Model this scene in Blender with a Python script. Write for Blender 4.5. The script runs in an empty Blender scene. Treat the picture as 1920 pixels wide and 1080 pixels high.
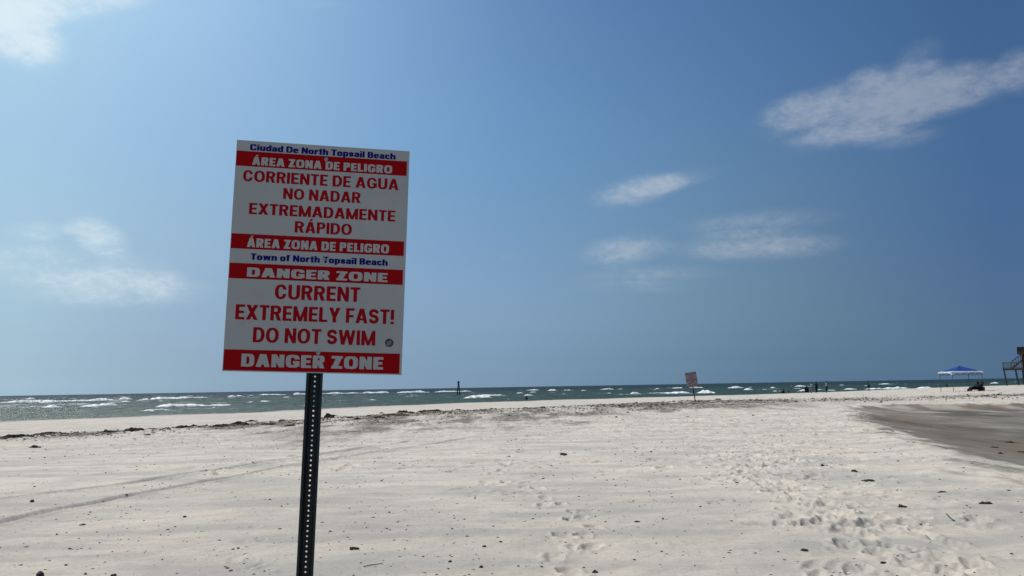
import bpy, bmesh, math, random
import numpy as np
from mathutils import Vector, Matrix

S = bpy.context.scene
COL = S.collection
rad = math.radians

# ------------------------------------------------------------------ camera
EYE = 1.55
FPX, CX, CY = 1507.0, 960.0, 540.0
cam = bpy.data.cameras.new('camera')
cam.sensor_width = 36.0
cam.lens = 36.0 * FPX / 1920.0
cam.clip_start = 0.05
cam.clip_end = 120000.0
camo = bpy.data.objects.new('camera', cam)
COL.objects.link(camo)
CAM_R = Matrix.Rotation(rad(90 + 7.02), 4, 'X') @ Matrix.Rotation(rad(-1.0), 4, 'Z')
camo.matrix_world = Matrix.Translation((0, 0, EYE)) @ CAM_R
S.camera = camo
CR = np.array(CAM_R.to_3x3())

def ray(px, py):
    d = CR @ np.array([(px - CX) / FPX, -(py - CY) / FPX, -1.0])
    return d / np.linalg.norm(d)

# ------------------------------------------------------------------ light, sky, exposure
SUN_EL, SUN_AZ = 58.0, -62.0            # azimuth from +Y, negative = towards -X
sd = Vector((math.cos(rad(SUN_EL)) * math.sin(rad(SUN_AZ)), math.cos(rad(SUN_EL)) * math.cos(rad(SUN_AZ)), math.sin(rad(SUN_EL))))
sl = bpy.data.lights.new('sun', 'SUN')
sl.energy = 3.8
sl.angle = rad(0.55)
sl.color = (1.0, 0.955, 0.89)
so = bpy.data.objects.new('sun', sl)
COL.objects.link(so)
so.rotation_euler = (-sd).to_track_quat('-Z', 'Y').to_euler()
so.location = (0, 0, 60)

S.view_settings.view_transform = 'Standard'
S.view_settings.look = 'None'
S.view_settings.gamma = 1.0
S.view_settings.exposure = 0.0
S.view_settings.use_curve_mapping = False

world = bpy.data.worlds.new('World')
S.world = world
world.use_nodes = True
WT = world.node_tree
WT.nodes.clear()

class NT:
    """small helper for node graphs"""
    def __init__(s, tree): s.t = tree
    def n(s, kind, **kw):
        o = s.t.nodes.new(kind)
        for k, v in kw.items(): setattr(o, k, v)
        return o
    def put(s, sock, v):
        if hasattr(v, 'links') or isinstance(v, bpy.types.NodeSocket): s.t.links.new(v, sock)
        else: sock.default_value = v
    def m(s, op, a, b=0.0, c=None, clamp=False):
        o = s.n('ShaderNodeMath', operation=op, use_clamp=clamp)
        s.put(o.inputs[0], a); s.put(o.inputs[1], b)
        if c is not None: s.put(o.inputs[2], c)
        return o.outputs[0]
    def vm(s, op, a, b=None):
        o = s.n('ShaderNodeVectorMath', operation=op)
        s.put(o.inputs[0], a)
        if b is not None: s.put(o.inputs[1], b)
        return o.outputs['Value'] if op in ('DOT_PRODUCT', 'LENGTH') else o.outputs[0]
    def sm(s, v, a, b, c=0.0, d=1.0):
        o = s.n('ShaderNodeMapRange', interpolation_type='SMOOTHSTEP')
        s.put(o.inputs[0], v)
        for i, q in enumerate((a, b, c, d)): s.put(o.inputs[1 + i], q)
        return o.outputs[0]
    def mix(s, f, a, b, blend='MIX'):
        o = s.n('ShaderNodeMix', data_type='RGBA', blend_type=blend)
        s.put(o.inputs[0], f); s.put(o.inputs[6], a); s.put(o.inputs[7], b)
        return o.outputs[2]
    def noise(s, vec, scale, detail=4.0, rough=0.5, w=None, dist=0.0):
        o = s.n('ShaderNodeTexNoise')
        if w is not None:
            o.noise_dimensions = '4D'; o.inputs['W'].default_value = w
        s.put(o.inputs['Vector'], vec)
        o.inputs['Scale'].default_value = scale
        o.inputs['Detail'].default_value = detail
        o.inputs['Roughness'].default_value = rough
        o.inputs['Distortion'].default_value = dist
        return o.outputs[0]
    def ramp(s, f, stops):
        o = s.n('ShaderNodeValToRGB')
        s.put(o.inputs[0], f)
        e = o.color_ramp.elements
        while len(e) < len(stops): e.new(0.5)
        for q, (p, c) in zip(e, stops):
            q.position = p; q.color = (*c, 1)
        return o.outputs[0]

def c4(c): return (c[0], c[1], c[2], 1.0)
def lin(r, g, b):
    f = lambda v: (v / 255 / 12.92) if v / 255 <= 0.04045 else ((v / 255 + 0.055) / 1.055) ** 2.4
    return (f(r), f(g), f(b))

w = NT(WT)
tc = w.n('ShaderNodeTexCoord').outputs['Generated']
sep = w.n('ShaderNodeSeparateXYZ'); WT.links.new(tc, sep.inputs[0])
sky = w.n('ShaderNodeTexSky', sky_type='NISHITA')
sky.sun_disc = False
sky.sun_elevation = rad(SUN_EL)
sky.sun_rotation = rad(SUN_AZ)
sky.air_density = 1.0; sky.dust_density = 0.6; sky.ozone_density = 2.0
skyc = sky.outputs[0]
SKY_TINT = [
    (-0.5237, [(0.0013, (0.2941, 0.4629, 0.7683)), (0.0052, (0.2819, 0.4405, 0.7319)), (0.0233, (0.2557, 0.3682, 0.5816)), (0.0401, (0.2654, 0.3513, 0.5083)), (0.0626, (0.2977, 0.3611, 0.4641)), (0.0907, (0.349, 0.3942, 0.4471)), (0.1187, (0.4029, 0.4369, 0.4501)), (0.1522, (0.4631, 0.4906, 0.4668)), (0.191, (0.518, 0.5455, 0.4964)), (0.2346, (0.5665, 0.5984, 0.5351)), (0.2773, (0.6217, 0.6536, 0.5707)), (0.3188, (0.6923, 0.7203, 0.6069)), (0.359, (0.7742, 0.8024, 0.6535)), (0.3962, (0.8579, 0.8916, 0.7064))]) ,
    (-0.4417, [(0.0014, (0.2678, 0.4236, 0.7237)), (0.0055, (0.2519, 0.3947, 0.6759)), (0.0227, (0.2294, 0.3335, 0.5459)), (0.0404, (0.2382, 0.3166, 0.4734)), (0.064, (0.27, 0.3268, 0.432)), (0.0936, (0.3207, 0.3603, 0.4199)), (0.1232, (0.3738, 0.4038, 0.4287)), (0.1585, (0.4334, 0.4593, 0.4523)), (0.1992, (0.489, 0.518, 0.4877)), (0.2451, (0.5388, 0.5758, 0.5307)), (0.2898, (0.5957, 0.6353, 0.5729)), (0.3332, (0.6646, 0.7023, 0.6156)), (0.3751, (0.7381, 0.7775, 0.6625)), (0.4137, (0.8087, 0.8549, 0.7111))]) ,
    (-0.3468, [(0.0015, (0.2432, 0.3867, 0.6809)), (0.0057, (0.2278, 0.3586, 0.633)), (0.0217, (0.2085, 0.3075, 0.5225)), (0.0402, (0.216, 0.2901, 0.4494)), (0.0649, (0.2472, 0.3008, 0.4103)), (0.0959, (0.2964, 0.3344, 0.4018)), (0.1268, (0.3473, 0.3772, 0.4145)), (0.1637, (0.4035, 0.4317, 0.4421)), (0.2063, (0.4556, 0.4908, 0.4806)), (0.2541, (0.5035, 0.551, 0.5265)), (0.3007, (0.5585, 0.6112, 0.5723)), (0.3457, (0.6228, 0.6742, 0.6174)), (0.3891, (0.686, 0.7391, 0.6618)), (0.4289, (0.7421, 0.8013, 0.7037))]) ,
    (-0.24, [(0.0015, (0.2271, 0.3651, 0.6593)), (0.006, (0.2154, 0.3438, 0.6227)), (0.0204, (0.1956, 0.2947, 0.5179)), (0.0396, (0.2017, 0.2765, 0.4429)), (0.0652, (0.2321, 0.2885, 0.4057)), (0.0972, (0.2792, 0.3222, 0.3993)), (0.1292, (0.3246, 0.3616, 0.4117)), (0.1674, (0.3712, 0.4093, 0.4373)), (0.2114, (0.4125, 0.4625, 0.4742)), (0.2608, (0.4506, 0.5191, 0.5191)), (0.3089, (0.4959, 0.5722, 0.5616)), (0.3553, (0.5485, 0.622, 0.5999)), (0.3997, (0.5957, 0.6678, 0.6344)), (0.4405, (0.6341, 0.7083, 0.6649))]) ,
    (-0.1237, [(0.0016, (0.2212, 0.3622, 0.6647)), (0.0061, (0.2051, 0.3331, 0.6147)), (0.0187, (0.1876, 0.291, 0.5254)), (0.0383, (0.1919, 0.2715, 0.448)), (0.0645, (0.2217, 0.2853, 0.4118)), (0.0972, (0.266, 0.3191, 0.4055)), (0.1299, (0.3041, 0.3532, 0.4143)), (0.169, (0.3372, 0.3901, 0.433)), (0.214, (0.363, 0.4323, 0.4639)), (0.2644, (0.3864, 0.4797, 0.5042)), (0.3134, (0.4161, 0.519, 0.5375)), (0.3606, (0.4509, 0.5486, 0.5619)), (0.4058, (0.4793, 0.5713, 0.5819)), (0.4472, (0.499, 0.5878, 0.5985))]) ,
    (-0.0021, [(0.0016, (0.2047, 0.3435, 0.6393)), (0.0061, (0.1933, 0.3229, 0.6041)), (0.0168, (0.1757, 0.2826, 0.5217)), (0.0365, (0.1779, 0.2616, 0.4424)), (0.0628, (0.2066, 0.276, 0.4061)), (0.0958, (0.2484, 0.3091, 0.3986)), (0.1288, (0.2812, 0.3393, 0.4037)), (0.1681, (0.3045, 0.3676, 0.4166)), (0.2135, (0.3197, 0.4004, 0.4419)), (0.2643, (0.332, 0.4378, 0.4768)), (0.3136, (0.3474, 0.4632, 0.5022)), (0.3611, (0.3646, 0.4754, 0.516)), (0.4066, (0.3767, 0.4808, 0.5253)), (0.4482, (0.3827, 0.4817, 0.5317))]) ,
    (0.1196, [(0.0016, (0.177, 0.3071, 0.5798)), (0.0061, (0.1668, 0.288, 0.5467)), (0.0145, (0.1542, 0.2596, 0.4895)), (0.0341, (0.1545, 0.2372, 0.4108)), (0.0602, (0.1814, 0.2501, 0.3727)), (0.093, (0.2214, 0.2815, 0.3635)), (0.1257, (0.2522, 0.3102, 0.368)), (0.1647, (0.2742, 0.3372, 0.3806)), (0.2098, (0.2886, 0.3664, 0.4041)), (0.2602, (0.299, 0.3968, 0.4356)), (0.3093, (0.3051, 0.4133, 0.4593)), (0.3565, (0.3087, 0.4171, 0.4728)), (0.4018, (0.3101, 0.4168, 0.4801)), (0.4432, (0.3091, 0.4139, 0.4833))]) ,
    (0.2361, [(0.0015, (0.1496, 0.2704, 0.5188)), (0.006, (0.138, 0.2485, 0.4809)), (0.0121, (0.1304, 0.2315, 0.4473)), (0.0313, (0.1285, 0.2075, 0.37)), (0.0569, (0.1515, 0.2163, 0.3295)), (0.0889, (0.1876, 0.2436, 0.3177)), (0.1209, (0.2171, 0.271, 0.3227)), (0.1591, (0.2404, 0.2986, 0.3374)), (0.2032, (0.2585, 0.3272, 0.361)), (0.2526, (0.2717, 0.3539, 0.3902)), (0.3007, (0.2742, 0.3671, 0.4153)), (0.3472, (0.27, 0.3697, 0.433)), (0.3917, (0.2663, 0.3707, 0.4428)), (0.4327, (0.2629, 0.3707, 0.4466))]) ,
    (0.3433, [(0.0015, (0.1251, 0.2358, 0.465)), (0.0058, (0.1179, 0.2217, 0.4403)), (0.0097, (0.1123, 0.2095, 0.4171)), (0.0282, (0.1074, 0.1834, 0.3416)), (0.0529, (0.1243, 0.1865, 0.2981)), (0.0839, (0.153, 0.207, 0.2832)), (0.1148, (0.1776, 0.2296, 0.287)), (0.1517, (0.1987, 0.2543, 0.3019)), (0.1943, (0.2176, 0.2809, 0.3246)), (0.2422, (0.2333, 0.3067, 0.3517)), (0.2889, (0.2373, 0.3213, 0.3766)), (0.334, (0.2333, 0.327, 0.3959)), (0.3775, (0.2298, 0.3312, 0.4066)), (0.4175, (0.2271, 0.3345, 0.4108))]) ,
    (0.4386, [(0.0014, (0.1103, 0.2157, 0.4393)), (0.0055, (0.1019, 0.1991, 0.4096)), (0.0074, (0.1003, 0.1957, 0.4031)), (0.0251, (0.0919, 0.1664, 0.3278)), (0.0487, (0.1015, 0.1629, 0.2811)), (0.0783, (0.1208, 0.175, 0.2623)), (0.1078, (0.1378, 0.1903, 0.2632)), (0.1431, (0.1534, 0.2085, 0.2757)), (0.1839, (0.1691, 0.2311, 0.2961)), (0.2299, (0.185, 0.2572, 0.3208)), (0.2747, (0.1932, 0.2755, 0.3432)), (0.3183, (0.1947, 0.2859, 0.36)), (0.3603, (0.1949, 0.2932, 0.369)), (0.3991, (0.1944, 0.2985, 0.3721))]) ,
    (0.5211, [(0.0014, (0.0962, 0.1955, 0.4144)), (0.0052, (0.0907, 0.1843, 0.394)), (0.0053, (0.0892, 0.1811, 0.3878)), (0.022, (0.079, 0.1524, 0.3198)), (0.0444, (0.0818, 0.1425, 0.2701)), (0.0725, (0.0922, 0.1463, 0.2471)), (0.1005, (0.1019, 0.1541, 0.2444)), (0.134, (0.1115, 0.1652, 0.2533)), (0.1728, (0.123, 0.1834, 0.2708)), (0.2165, (0.1375, 0.2091, 0.2926)), (0.2593, (0.1494, 0.231, 0.3113)), (0.301, (0.1572, 0.2459, 0.3239)), (0.3414, (0.1616, 0.2557, 0.33)), (0.3788, (0.1633, 0.2619, 0.3313))]) ,
]
# maritime air of this day: darker and bluer away from the sun, paler towards it (azimuth sine, then tint by height)
zz = w.m('MAXIMUM', sep.outputs[2], 0.0)
hyp = w.m('SQRT', w.m('ADD', w.m('MULTIPLY', sep.outputs[0], sep.outputs[0]), w.m('MULTIPLY', sep.outputs[1], sep.outputs[1])))
az = w.m('DIVIDE', sep.outputs[0], w.m('MAXIMUM', hyp, 1e-4))
g = None; prev = None
for sx_, stops_ in SKY_TINT:
    r_ = w.ramp(zz, stops_)
    if g is None: g = r_
    else:
        a1 = w.n('ShaderNodeMapRange'); w.put(a1.inputs[0], az); a1.inputs[1].default_value = prev; a1.inputs[2].default_value = sx_
        g = w.mix(a1.outputs[0], g, r_)
    prev = sx_
skyc = w.mix(1.0, skyc, g, 'MULTIPLY')
o = w.n('ShaderNodeVectorMath', operation='SCALE'); w.put(o.inputs[0], skyc); o.inputs[3].default_value = 2.0
skyc = o.outputs[0]

# thin fair-weather clouds, as directions in the sky
def cloud_field(px, py, hw, hh, tilt, dens, k=1.0):
    c = ray(px, py)
    a = rad(tilt)
    u = ray(px + 10 * math.cos(a), py - 10 * math.sin(a)) - c; u /= np.linalg.norm(u)
    v = np.cross(c, u); v /= np.linalg.norm(v)
    d = w.vm('SUBTRACT', tc, tuple(c))
    du = w.m('MULTIPLY', w.vm('DOT_PRODUCT', d, tuple(u)), FPX / hw)
    dv = w.m('MULTIPLY', w.vm('DOT_PRODUCT', d, tuple(v)), FPX / hh)
    r2 = w.m('ADD', w.m('MULTIPLY', du, du), w.m('MULTIPLY', dv, dv))
    fr = w.m('GREATER_THAN', w.vm('DOT_PRODUCT', tc, tuple(c)), 0.0)
    e = w.m('SUBTRACT', 1.0, r2)
    return w.m('MULTIPLY', w.m('MULTIPLY', w.m('MAXIMUM', e, 0.0), dens), fr)
CLOUDS = [   # centre and half size seen from the beach, tilt, density
    (1620, 195, 210, 62, 12, 0.80), (1750, 172, 130, 52, 8, 0.55), (1600, 248, 130, 30, 14, 0.55), (1500, 205, 80, 36, 12, 0.5), (1722, 108, 52, 34, 30, 0.5),
    (1690, 260, 80, 22, 10, 0.50), (1918, 130, 40, 46, 20, 0.55), (1850, 150, 140, 44, 10, 0.32), (1625, 140, 38, 24, 30, 0.45),
    (1190, 358, 105, 34, 12, 0.75), (1270, 338, 95, 22, 14, 0.46),
    (1170, 468, 105, 36, 8, 0.74), (1420, 462, 185, 34, 2, 0.68), (1420, 416, 180, 28, 4, 0.52), (1220, 515, 170, 22, 2, 0.42), (1190, 540, 140, 15, 0, 0.36),
    (70, 432, 60, 20, 0, 0.45), (185, 440, 62, 36, -25, 0.65), (60, 490, 160, 45, 0, 0.48), (270, 510, 80, 40, -10, 0.42), (215, 545, 190, 42, 0, 0.5),
    (25, 55, 90, 62, -30, 0.95), (120, -5, 190, 46, 8, 1.0), (65, 75, 34, 24, -45, 0.4), (592, 2, 50, 16, 0, 0.22), (630, 10, 60, 10, 0, 0.15),
    (952, 482, 22, 8, 5, 0.3),
]
tot = 0.0
for args in CLOUDS:
    tot = w.m('ADD', tot, cloud_field(*args))
mp = w.n('ShaderNodeMapping'); WT.links.new(tc, mp.inputs[0])
mp.inputs['Rotation'].default_value = (0, rad(10), 0)
mp.inputs['Scale'].default_value = (1.0, 1.0, 1.9)
n1 = w.noise(mp.outputs[0], 15.0, 8.0, 0.65, dist=0.5)
n2 = w.noise(mp.outputs[0], 46.0, 5.0, 0.6, dist=0.3)
n3 = w.noise(mp.outputs[0], 120.0, 4.0, 0.6, dist=0.2)
nn = w.m('ADD', w.m('MULTIPLY', w.m('SUBTRACT', n1, 0.5), 3.0), w.m('MULTIPLY', w.m('SUBTRACT', n2, 0.5), 1.9))
nn = w.m('ADD', nn, w.m('MULTIPLY', w.m('SUBTRACT', n3, 0.5), 1.1))
tot = w.m('DIVIDE', tot, w.m('ADD', 1.0, w.m('MULTIPLY', tot, 0.45)))
fld = w.m('SUBTRACT', w.m('ADD', w.m('MULTIPLY', tot, 1.15), w.m('MULTIPLY', nn, 0.46)), 0.17)
fld = w.m('MULTIPLY', fld, w.sm(tot, 0.0, 0.6))
cmask = w.m('ADD', w.m('MULTIPLY', w.sm(fld, -0.10, 0.95), 0.60), w.m('MULTIPLY', w.sm(tot, 0.0, 0.7), 0.14))
azc = w.n('ShaderNodeMapRange'); w.put(azc.inputs[0], sep.outputs[0]); azc.inputs[1].default_value = -0.5; azc.inputs[2].default_value = 0.45
ccol = w.mix(azc.outputs[0], c4((0.80, 0.90, 0.94)), c4((0.33, 0.385, 0.48)))
bg1 = w.n('ShaderNodeBackground'); w.put(bg1.inputs[0], skyc); bg1.inputs[1].default_value = 0.10
bg2 = w.n('ShaderNodeBackground'); w.put(bg2.inputs[0], ccol); bg2.inputs[1].default_value = 1.0
mx = w.n('ShaderNodeMixShader'); w.put(mx.inputs[0], cmask); WT.links.new(bg1.outputs[0], mx.inputs[1]); WT.links.new(bg2.outputs[0], mx.inputs[2])
wo = w.n('ShaderNodeOutputWorld'); WT.links.new(mx.outputs[0], wo.inputs[0])

# ------------------------------------------------------------------ helpers
rng = np.random.default_rng(7)
random.seed(5)

def tag(o, label=None, cat=None, group=None, kind=None):
    if label: o['label'] = label
    if cat: o['category'] = cat
    if group: o['group'] = group
    if kind: o['kind'] = kind
    return o
def empty(name, loc=(0, 0, 0), label=None, cat=None, group=None):
    o = bpy.data.objects.new(name, None)
    o.empty_display_size = 0.2
    o.location = loc
    COL.objects.link(o)
    return tag(o, label, cat, group)
def link(name, me, mat=None, parent=None, smooth=False):
    if mat is not None:
        for m_ in (mat if isinstance(mat, (list, tuple)) else [mat]): me.materials.append(m_)
    o = bpy.data.objects.new(name, me)
    COL.objects.link(o)
    if parent is not None: o.parent = parent
    if smooth: me.polygons.foreach_set('use_smooth', np.ones(len(me.polygons), bool))
    return o
class MB:
    """collects boxes, bars and tubes into one mesh"""
    def __init__(s): s.v, s.f = [], []
    def add(s, vs, fs):
        b = len(s.v); s.v += [tuple(q) for q in vs]; s.f += [tuple(i + b for i in f) for f in fs]
    def box(s, x0, y0, z0, x1, y1, z1):
        s.add([(x0, y0, z0), (x1, y0, z0), (x1, y1, z0), (x0, y1, z0), (x0, y0, z1), (x1, y0, z1), (x1, y1, z1), (x0, y1, z1)],
              [(0, 3, 2, 1), (4, 5, 6, 7), (0, 1, 5, 4), (1, 2, 6, 5), (2, 3, 7, 6), (3, 0, 4, 7)])
    def beam(s, a, b, wx, wy=None, up=(0, 0, 1)):
        wy = wy or wx
        a, b = Vector(a), Vector(b); d = (b - a).normalized(); u = Vector(up)
        if abs(d.dot(u)) > 0.95: u = Vector((0, 1, 0))
        x = d.cross(u).normalized() * wx / 2; y = x.cross(d).normalized() * wy / 2
        s.add([a - x - y, a + x - y, a + x + y, a - x + y, b - x - y, b + x - y, b + x + y, b - x + y],
              [(0, 3, 2, 1), (4, 5, 6, 7), (0, 1, 5, 4), (1, 2, 6, 5), (2, 3, 7, 6), (3, 0, 4, 7)])
    def tube(s, pts, rr, n=10, cap=True):
        if not hasattr(rr, '__len__'): rr = [rr] * len(pts)
        P = [Vector(p) for p in pts]; rings = []
        ref = Vector((0, 1, 0))
        for i, p in enumerate(P):
            d = (P[min(i + 1, len(P) - 1)] - P[max(i - 1, 0)]).normalized()
            r_ = ref if abs(d.dot(ref)) < 0.9 else Vector((1, 0, 0))
            x = d.cross(r_).normalized(); y = d.cross(x)
            rings.append([p + (x * math.cos(t) + y * math.sin(t)) * rr[i] for t in [2 * math.pi * k / n for k in range(n)]])
        vs = [q for r_ in rings for q in r_]; fs = []
        for i in range(len(P) - 1):
            for k in range(n):
                k2 = (k + 1) % n
                fs.append((i * n + k, i * n + k2, (i + 1) * n + k2, (i + 1) * n + k))
        if cap:
            fs.append(tuple(range(n))[::-1]); fs.append(tuple((len(P) - 1) * n + k for k in range(n)))
        s.add(vs, fs)
    def mesh(s, name, fix=True):
        me = bpy.data.meshes.new(name)
        me.from_pydata(s.v, [], s.f)
        if fix:
            bm = bmesh.new(); bm.from_mesh(me); bmesh.ops.recalc_face_normals(bm, faces=bm.faces); bm.to_mesh(me); bm.free()
        me.update()
        return me
    def build(s, name, mat, parent=None, bevel=0.0, smooth=False):
        me = s.mesh(name)
        if bevel:
            bm = bmesh.new(); bm.from_mesh(me)
            bmesh.ops.bevel(bm, geom=bm.edges[:] , offset=bevel, segments=2, affect='EDGES', profile=0.6, clamp_overlap=True)
            bm.to_mesh(me); bm.free()
        return link(name, me, mat, parent, smooth)

def mat(name, col, rough=0.6, spec=0.5, vary=0.12, scale=8.0, bump=0.0, bscale=60.0, metallic=0.0, coord='Object', dirt=None):
    m_ = bpy.data.materials.new(name); m_.use_nodes = True
    t = NT(m_.node_tree); b = m_.node_tree.nodes['Principled BSDF']
    co = t.n('ShaderNodeTexCoord').outputs[coord]
    nz = t.noise(co, scale, 5.0, 0.6)
    k = t.n('ShaderNodeMapRange'); t.put(k.inputs[0], nz); k.inputs[1].default_value = 0.25; k.inputs[2].default_value = 0.75
    k.inputs[3].default_value = 1 - vary; k.inputs[4].default_value = 1 + vary
    v = t.n('ShaderNodeVectorMath', operation='SCALE'); v.inputs[0].default_value = col; t.put(v.inputs[3], k.outputs[0])
    out = v.outputs[0]
    if dirt:
        n3 = t.noise(co, dirt[1], 6.0, 0.65)
        out = t.mix(t.sm(n3, dirt[2], dirt[3], 0.0, dirt[4]), out, c4(dirt[0]))
    t.put(b.inputs['Base Color'], out)
    b.inputs['Roughness'].default_value = rough
    b.inputs['Specular IOR Level'].default_value = spec
    b.inputs['Metallic'].default_value = metallic
    if bump:
        bn = t.n('ShaderNodeBump'); bn.inputs['Strength'].default_value = bump; bn.inputs['Distance'].default_value = 0.01
        t.put(bn.inputs['Height'], t.noise(co, bscale, 4.0, 0.6)); t.put(b.inputs['Normal'], bn.outputs[0])
    return m_

# ---- noise
def _h(ix, iy, seed):
    h = (ix.astype(np.int64) * 374761393 + iy.astype(np.int64) * 668265263 + seed * 1442695041) & 0xFFFFFFFF
    h = ((h ^ (h >> 13)) * 1274126177) & 0xFFFFFFFF
    h = ((h ^ (h >> 16)) * 2246822519) & 0xFFFFFFFF
    return ((h ^ (h >> 15)) & 0xFFFFFF).astype(np.float64) / 0xFFFFFF
def vnoise(x, y, seed=0):
    x = np.asarray(x, float); y = np.asarray(y, float)
    ix = np.floor(x); iy = np.floor(y); fx = x - ix; fy = y - iy
    ux = fx * fx * fx * (fx * (fx * 6 - 15) + 10); uy = fy * fy * fy * (fy * (fy * 6 - 15) + 10)
    a = _h(ix, iy, seed); b = _h(ix + 1, iy, seed); c = _h(ix, iy + 1, seed); d = _h(ix + 1, iy + 1, seed)
    return (a + (b - a) * ux + (c - a) * uy + (a - b - c + d) * ux * uy) * 2 - 1
def fbm(x, y, o=4, seed=0, g=0.5):
    s = 0; a = 1.0; n = 0
    for k in range(o):
        ca, sa = math.cos(0.6 * k), math.sin(0.6 * k)
        s = s + a * vnoise((x * ca - y * sa) * 2 ** k, (x * sa + y * ca) * 2 ** k, seed + 17 * k); n += a; a *= g
    return s / n
def sstep(v, a, b):
    t = np.clip((v - a) / (b - a), 0, 1); return t * t * (3 - 2 * t)
def seg_dist(x, y, pts):
    """distance to a polyline, signed (positive on its right side seen along it), and the nearest parameter in metres"""
    best = np.full(np.shape(x), 1e9); sg = np.ones(np.shape(x)); par = np.zeros(np.shape(x)); acc = 0
    for (ax, ay), (bx, by) in zip(pts[:-1], pts[1:]):
        dx, dy = bx - ax, by - ay; L = math.hypot(dx, dy)
        t = np.clip(((x - ax) * dx + (y - ay) * dy) / (L * L), 0, 1)
        qx, qy = x - ax - t * dx, y - ay - t * dy
        d = np.hypot(qx, qy); cr = qx * dy - qy * dx
        m_ = d < best
        best = np.where(m_, d, best); sg = np.where(m_, np.sign(cr), sg); par = np.where(m_, acc + t * L, par); acc += L
    return best * sg, best, par

# ------------------------------------------------------------------ the shape of the beach
SEA_Z = -0.65
SHORE = [(-900, -700), (-120, -2), (-44.9, 71.5), (-37.5, 80), (-28.2, 90.5), (-20.0, 106), (-9.0, 120), (8.5, 133.0), (32.7, 148), (63.3, 169), (92, 190), (118, 208), (150, 222), (220, 232), (320, 225), (620, 120), (1500, -400)]
BASIN = [(18.5, 43.5), (15.2, 35), (13.0, 29.0), (11.4, 23.3), (10.2, 19.1), (9.2, 16.0), (8.9, 14.0), (9.6, 11.5), (13, 10), (26, 14), (60, 26), (80, 46), (46, 48.5), (29.9, 48.4), (25.5, 49.6), (22.6, 50.0), (19.6, 47.5), (18.5, 43.5)]
TRACKS = [[(-9.6, 2.0), (-7.9, 6.0), (-6.55, 10.4), (-6.2, 12.0), (-5.5, 14.9), (-4.7, 17.7), (-3.6, 20.8), (-1.5, 26)],
          [(-11.0, 4.0), (-9.4, 8.5), (-7.9, 12.5), (-6.95, 14.6), (-6.15, 16.6), (-5.2, 19.6), (-3.2, 25)]]
def pt0(px, py, z=0.0):
    d = ray(px, py); k = (z - EYE) / d[2]; return (d[0] * k, d[1] * k)
FEET_A = [(1070, 1067), (1038, 1040), (1107, 1022), (1077, 1023), (1093, 1000), (1057, 1002), (1113, 983), (1090, 965), (1070, 967), (1103, 953), (1077, 953), (1053, 940), (1023, 930), (1020, 942), (1007, 913), (987, 910), (947, 900), (943, 887), (947, 867), (940, 878)]
FEET_B = [(1513, 987), (1610, 1063), (1580, 1063), (1650, 1038), (1680, 1045), (1647, 1022), (1673, 1022), (1727, 1033), (1747, 1037), (1783, 1015), (1827, 1057), (1747, 1070), (1770, 1073), (1587, 1017), (1613, 1002), (1727, 1000), (1710, 982), (1840, 985), (1833, 973), (1527, 985), (1620, 987), (1597, 987), (1553, 973), (1580, 972), (1523, 948), (1480, 957), (1577, 958), (1507, 937), (1493, 932), (1467, 920), (1447, 920), (1430, 900), (1420, 903), (1393, 888), (1407, 870), (1387, 873), (1497, 863), (1510, 850), (1545, 978), (1500, 962), (1462, 905), (1478, 935)]
FEET_C = [(433, 1027), (447, 1037), (483, 1053), (467, 1000), (455, 1015), (470, 1045), (500, 1062), (440, 1045), (460, 1060), (478, 985), (530, 1070), (490, 1010)]
FEET = []
for lst, dep, sz in ((FEET_A, 0.030, 0.85), (FEET_B, 0.042, 1.1), (FEET_C, 0.010, 0.7)):
    for px, py in lst:
        x, y = pt0(px, py)
        FEET.append((x, y, rng.uniform(-0.7, 0.7) + 0.3, dep * rng.uniform(0.8, 1.5), sz * rng.uniform(0.85, 1.2)))
# more, fainter prints scattered along the two paths and over the middle beach
for k in range(330):
    t = rng.uniform(0, 1)
    px = 1380 + 330 * t + rng.normal(0, 90); py = 815 + 265 * t ** 1.4 + rng.normal(0, 14)
    if py > 985 and rng.uniform() < 0.75: continue
    x, y = pt0(px, py); FEET.append((x, y, rng.uniform(-1.2, 1.2), rng.uniform(0.010, 0.034), rng.uniform(0.7, 1.2)))
for k in range(620):
    y = rng.uniform(15, 46); x = rng.uniform(-0.42, 0.45) * y + rng.normal(0, 1)
    FEET.append((x, y, rng.uniform(-1.5, 1.5), rng.uniform(0.012, 0.045), rng.uniform(0.8, 1.5)))
for k in range(420):
    t = rng.uniform(0, 1) ** 0.8
    px = 1480 - 90 * t + rng.normal(0, 75 - 20 * t); py = 782 + 110 * t + rng.normal(0, 8)
    x, y = pt0(px, py); FEET.append((x, y, rng.uniform(-1.2, 1.2), rng.uniform(0.010, 0.030), rng.uniform(0.8, 1.3)))
for k in range(60):
    t = rng.uniform(0, 1)
    px = 930 + 40 * t + rng.normal(0, 60); py = 820 + 110 * t
    x, y = pt0(px, py); FEET.append((x, y, rng.uniform(-1.2, 1.2), rng.uniform(0.012, 0.032), rng.uniform(0.8, 1.2)))

def basin_d(x, y):
    d, a, _ = seg_dist(x, y, BASIN)
    inside = np.zeros(np.shape(x), bool)
    for (ax, ay), (bx, by) in zip(BASIN[:-1], BASIN[1:]):
        c = ((ay > y) != (by > y)) & (x < (bx - ax) * (y - ay) / ((by - ay) or 1e-9) + ax)
        inside ^= c
    return np.where(inside, a, -a)

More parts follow.
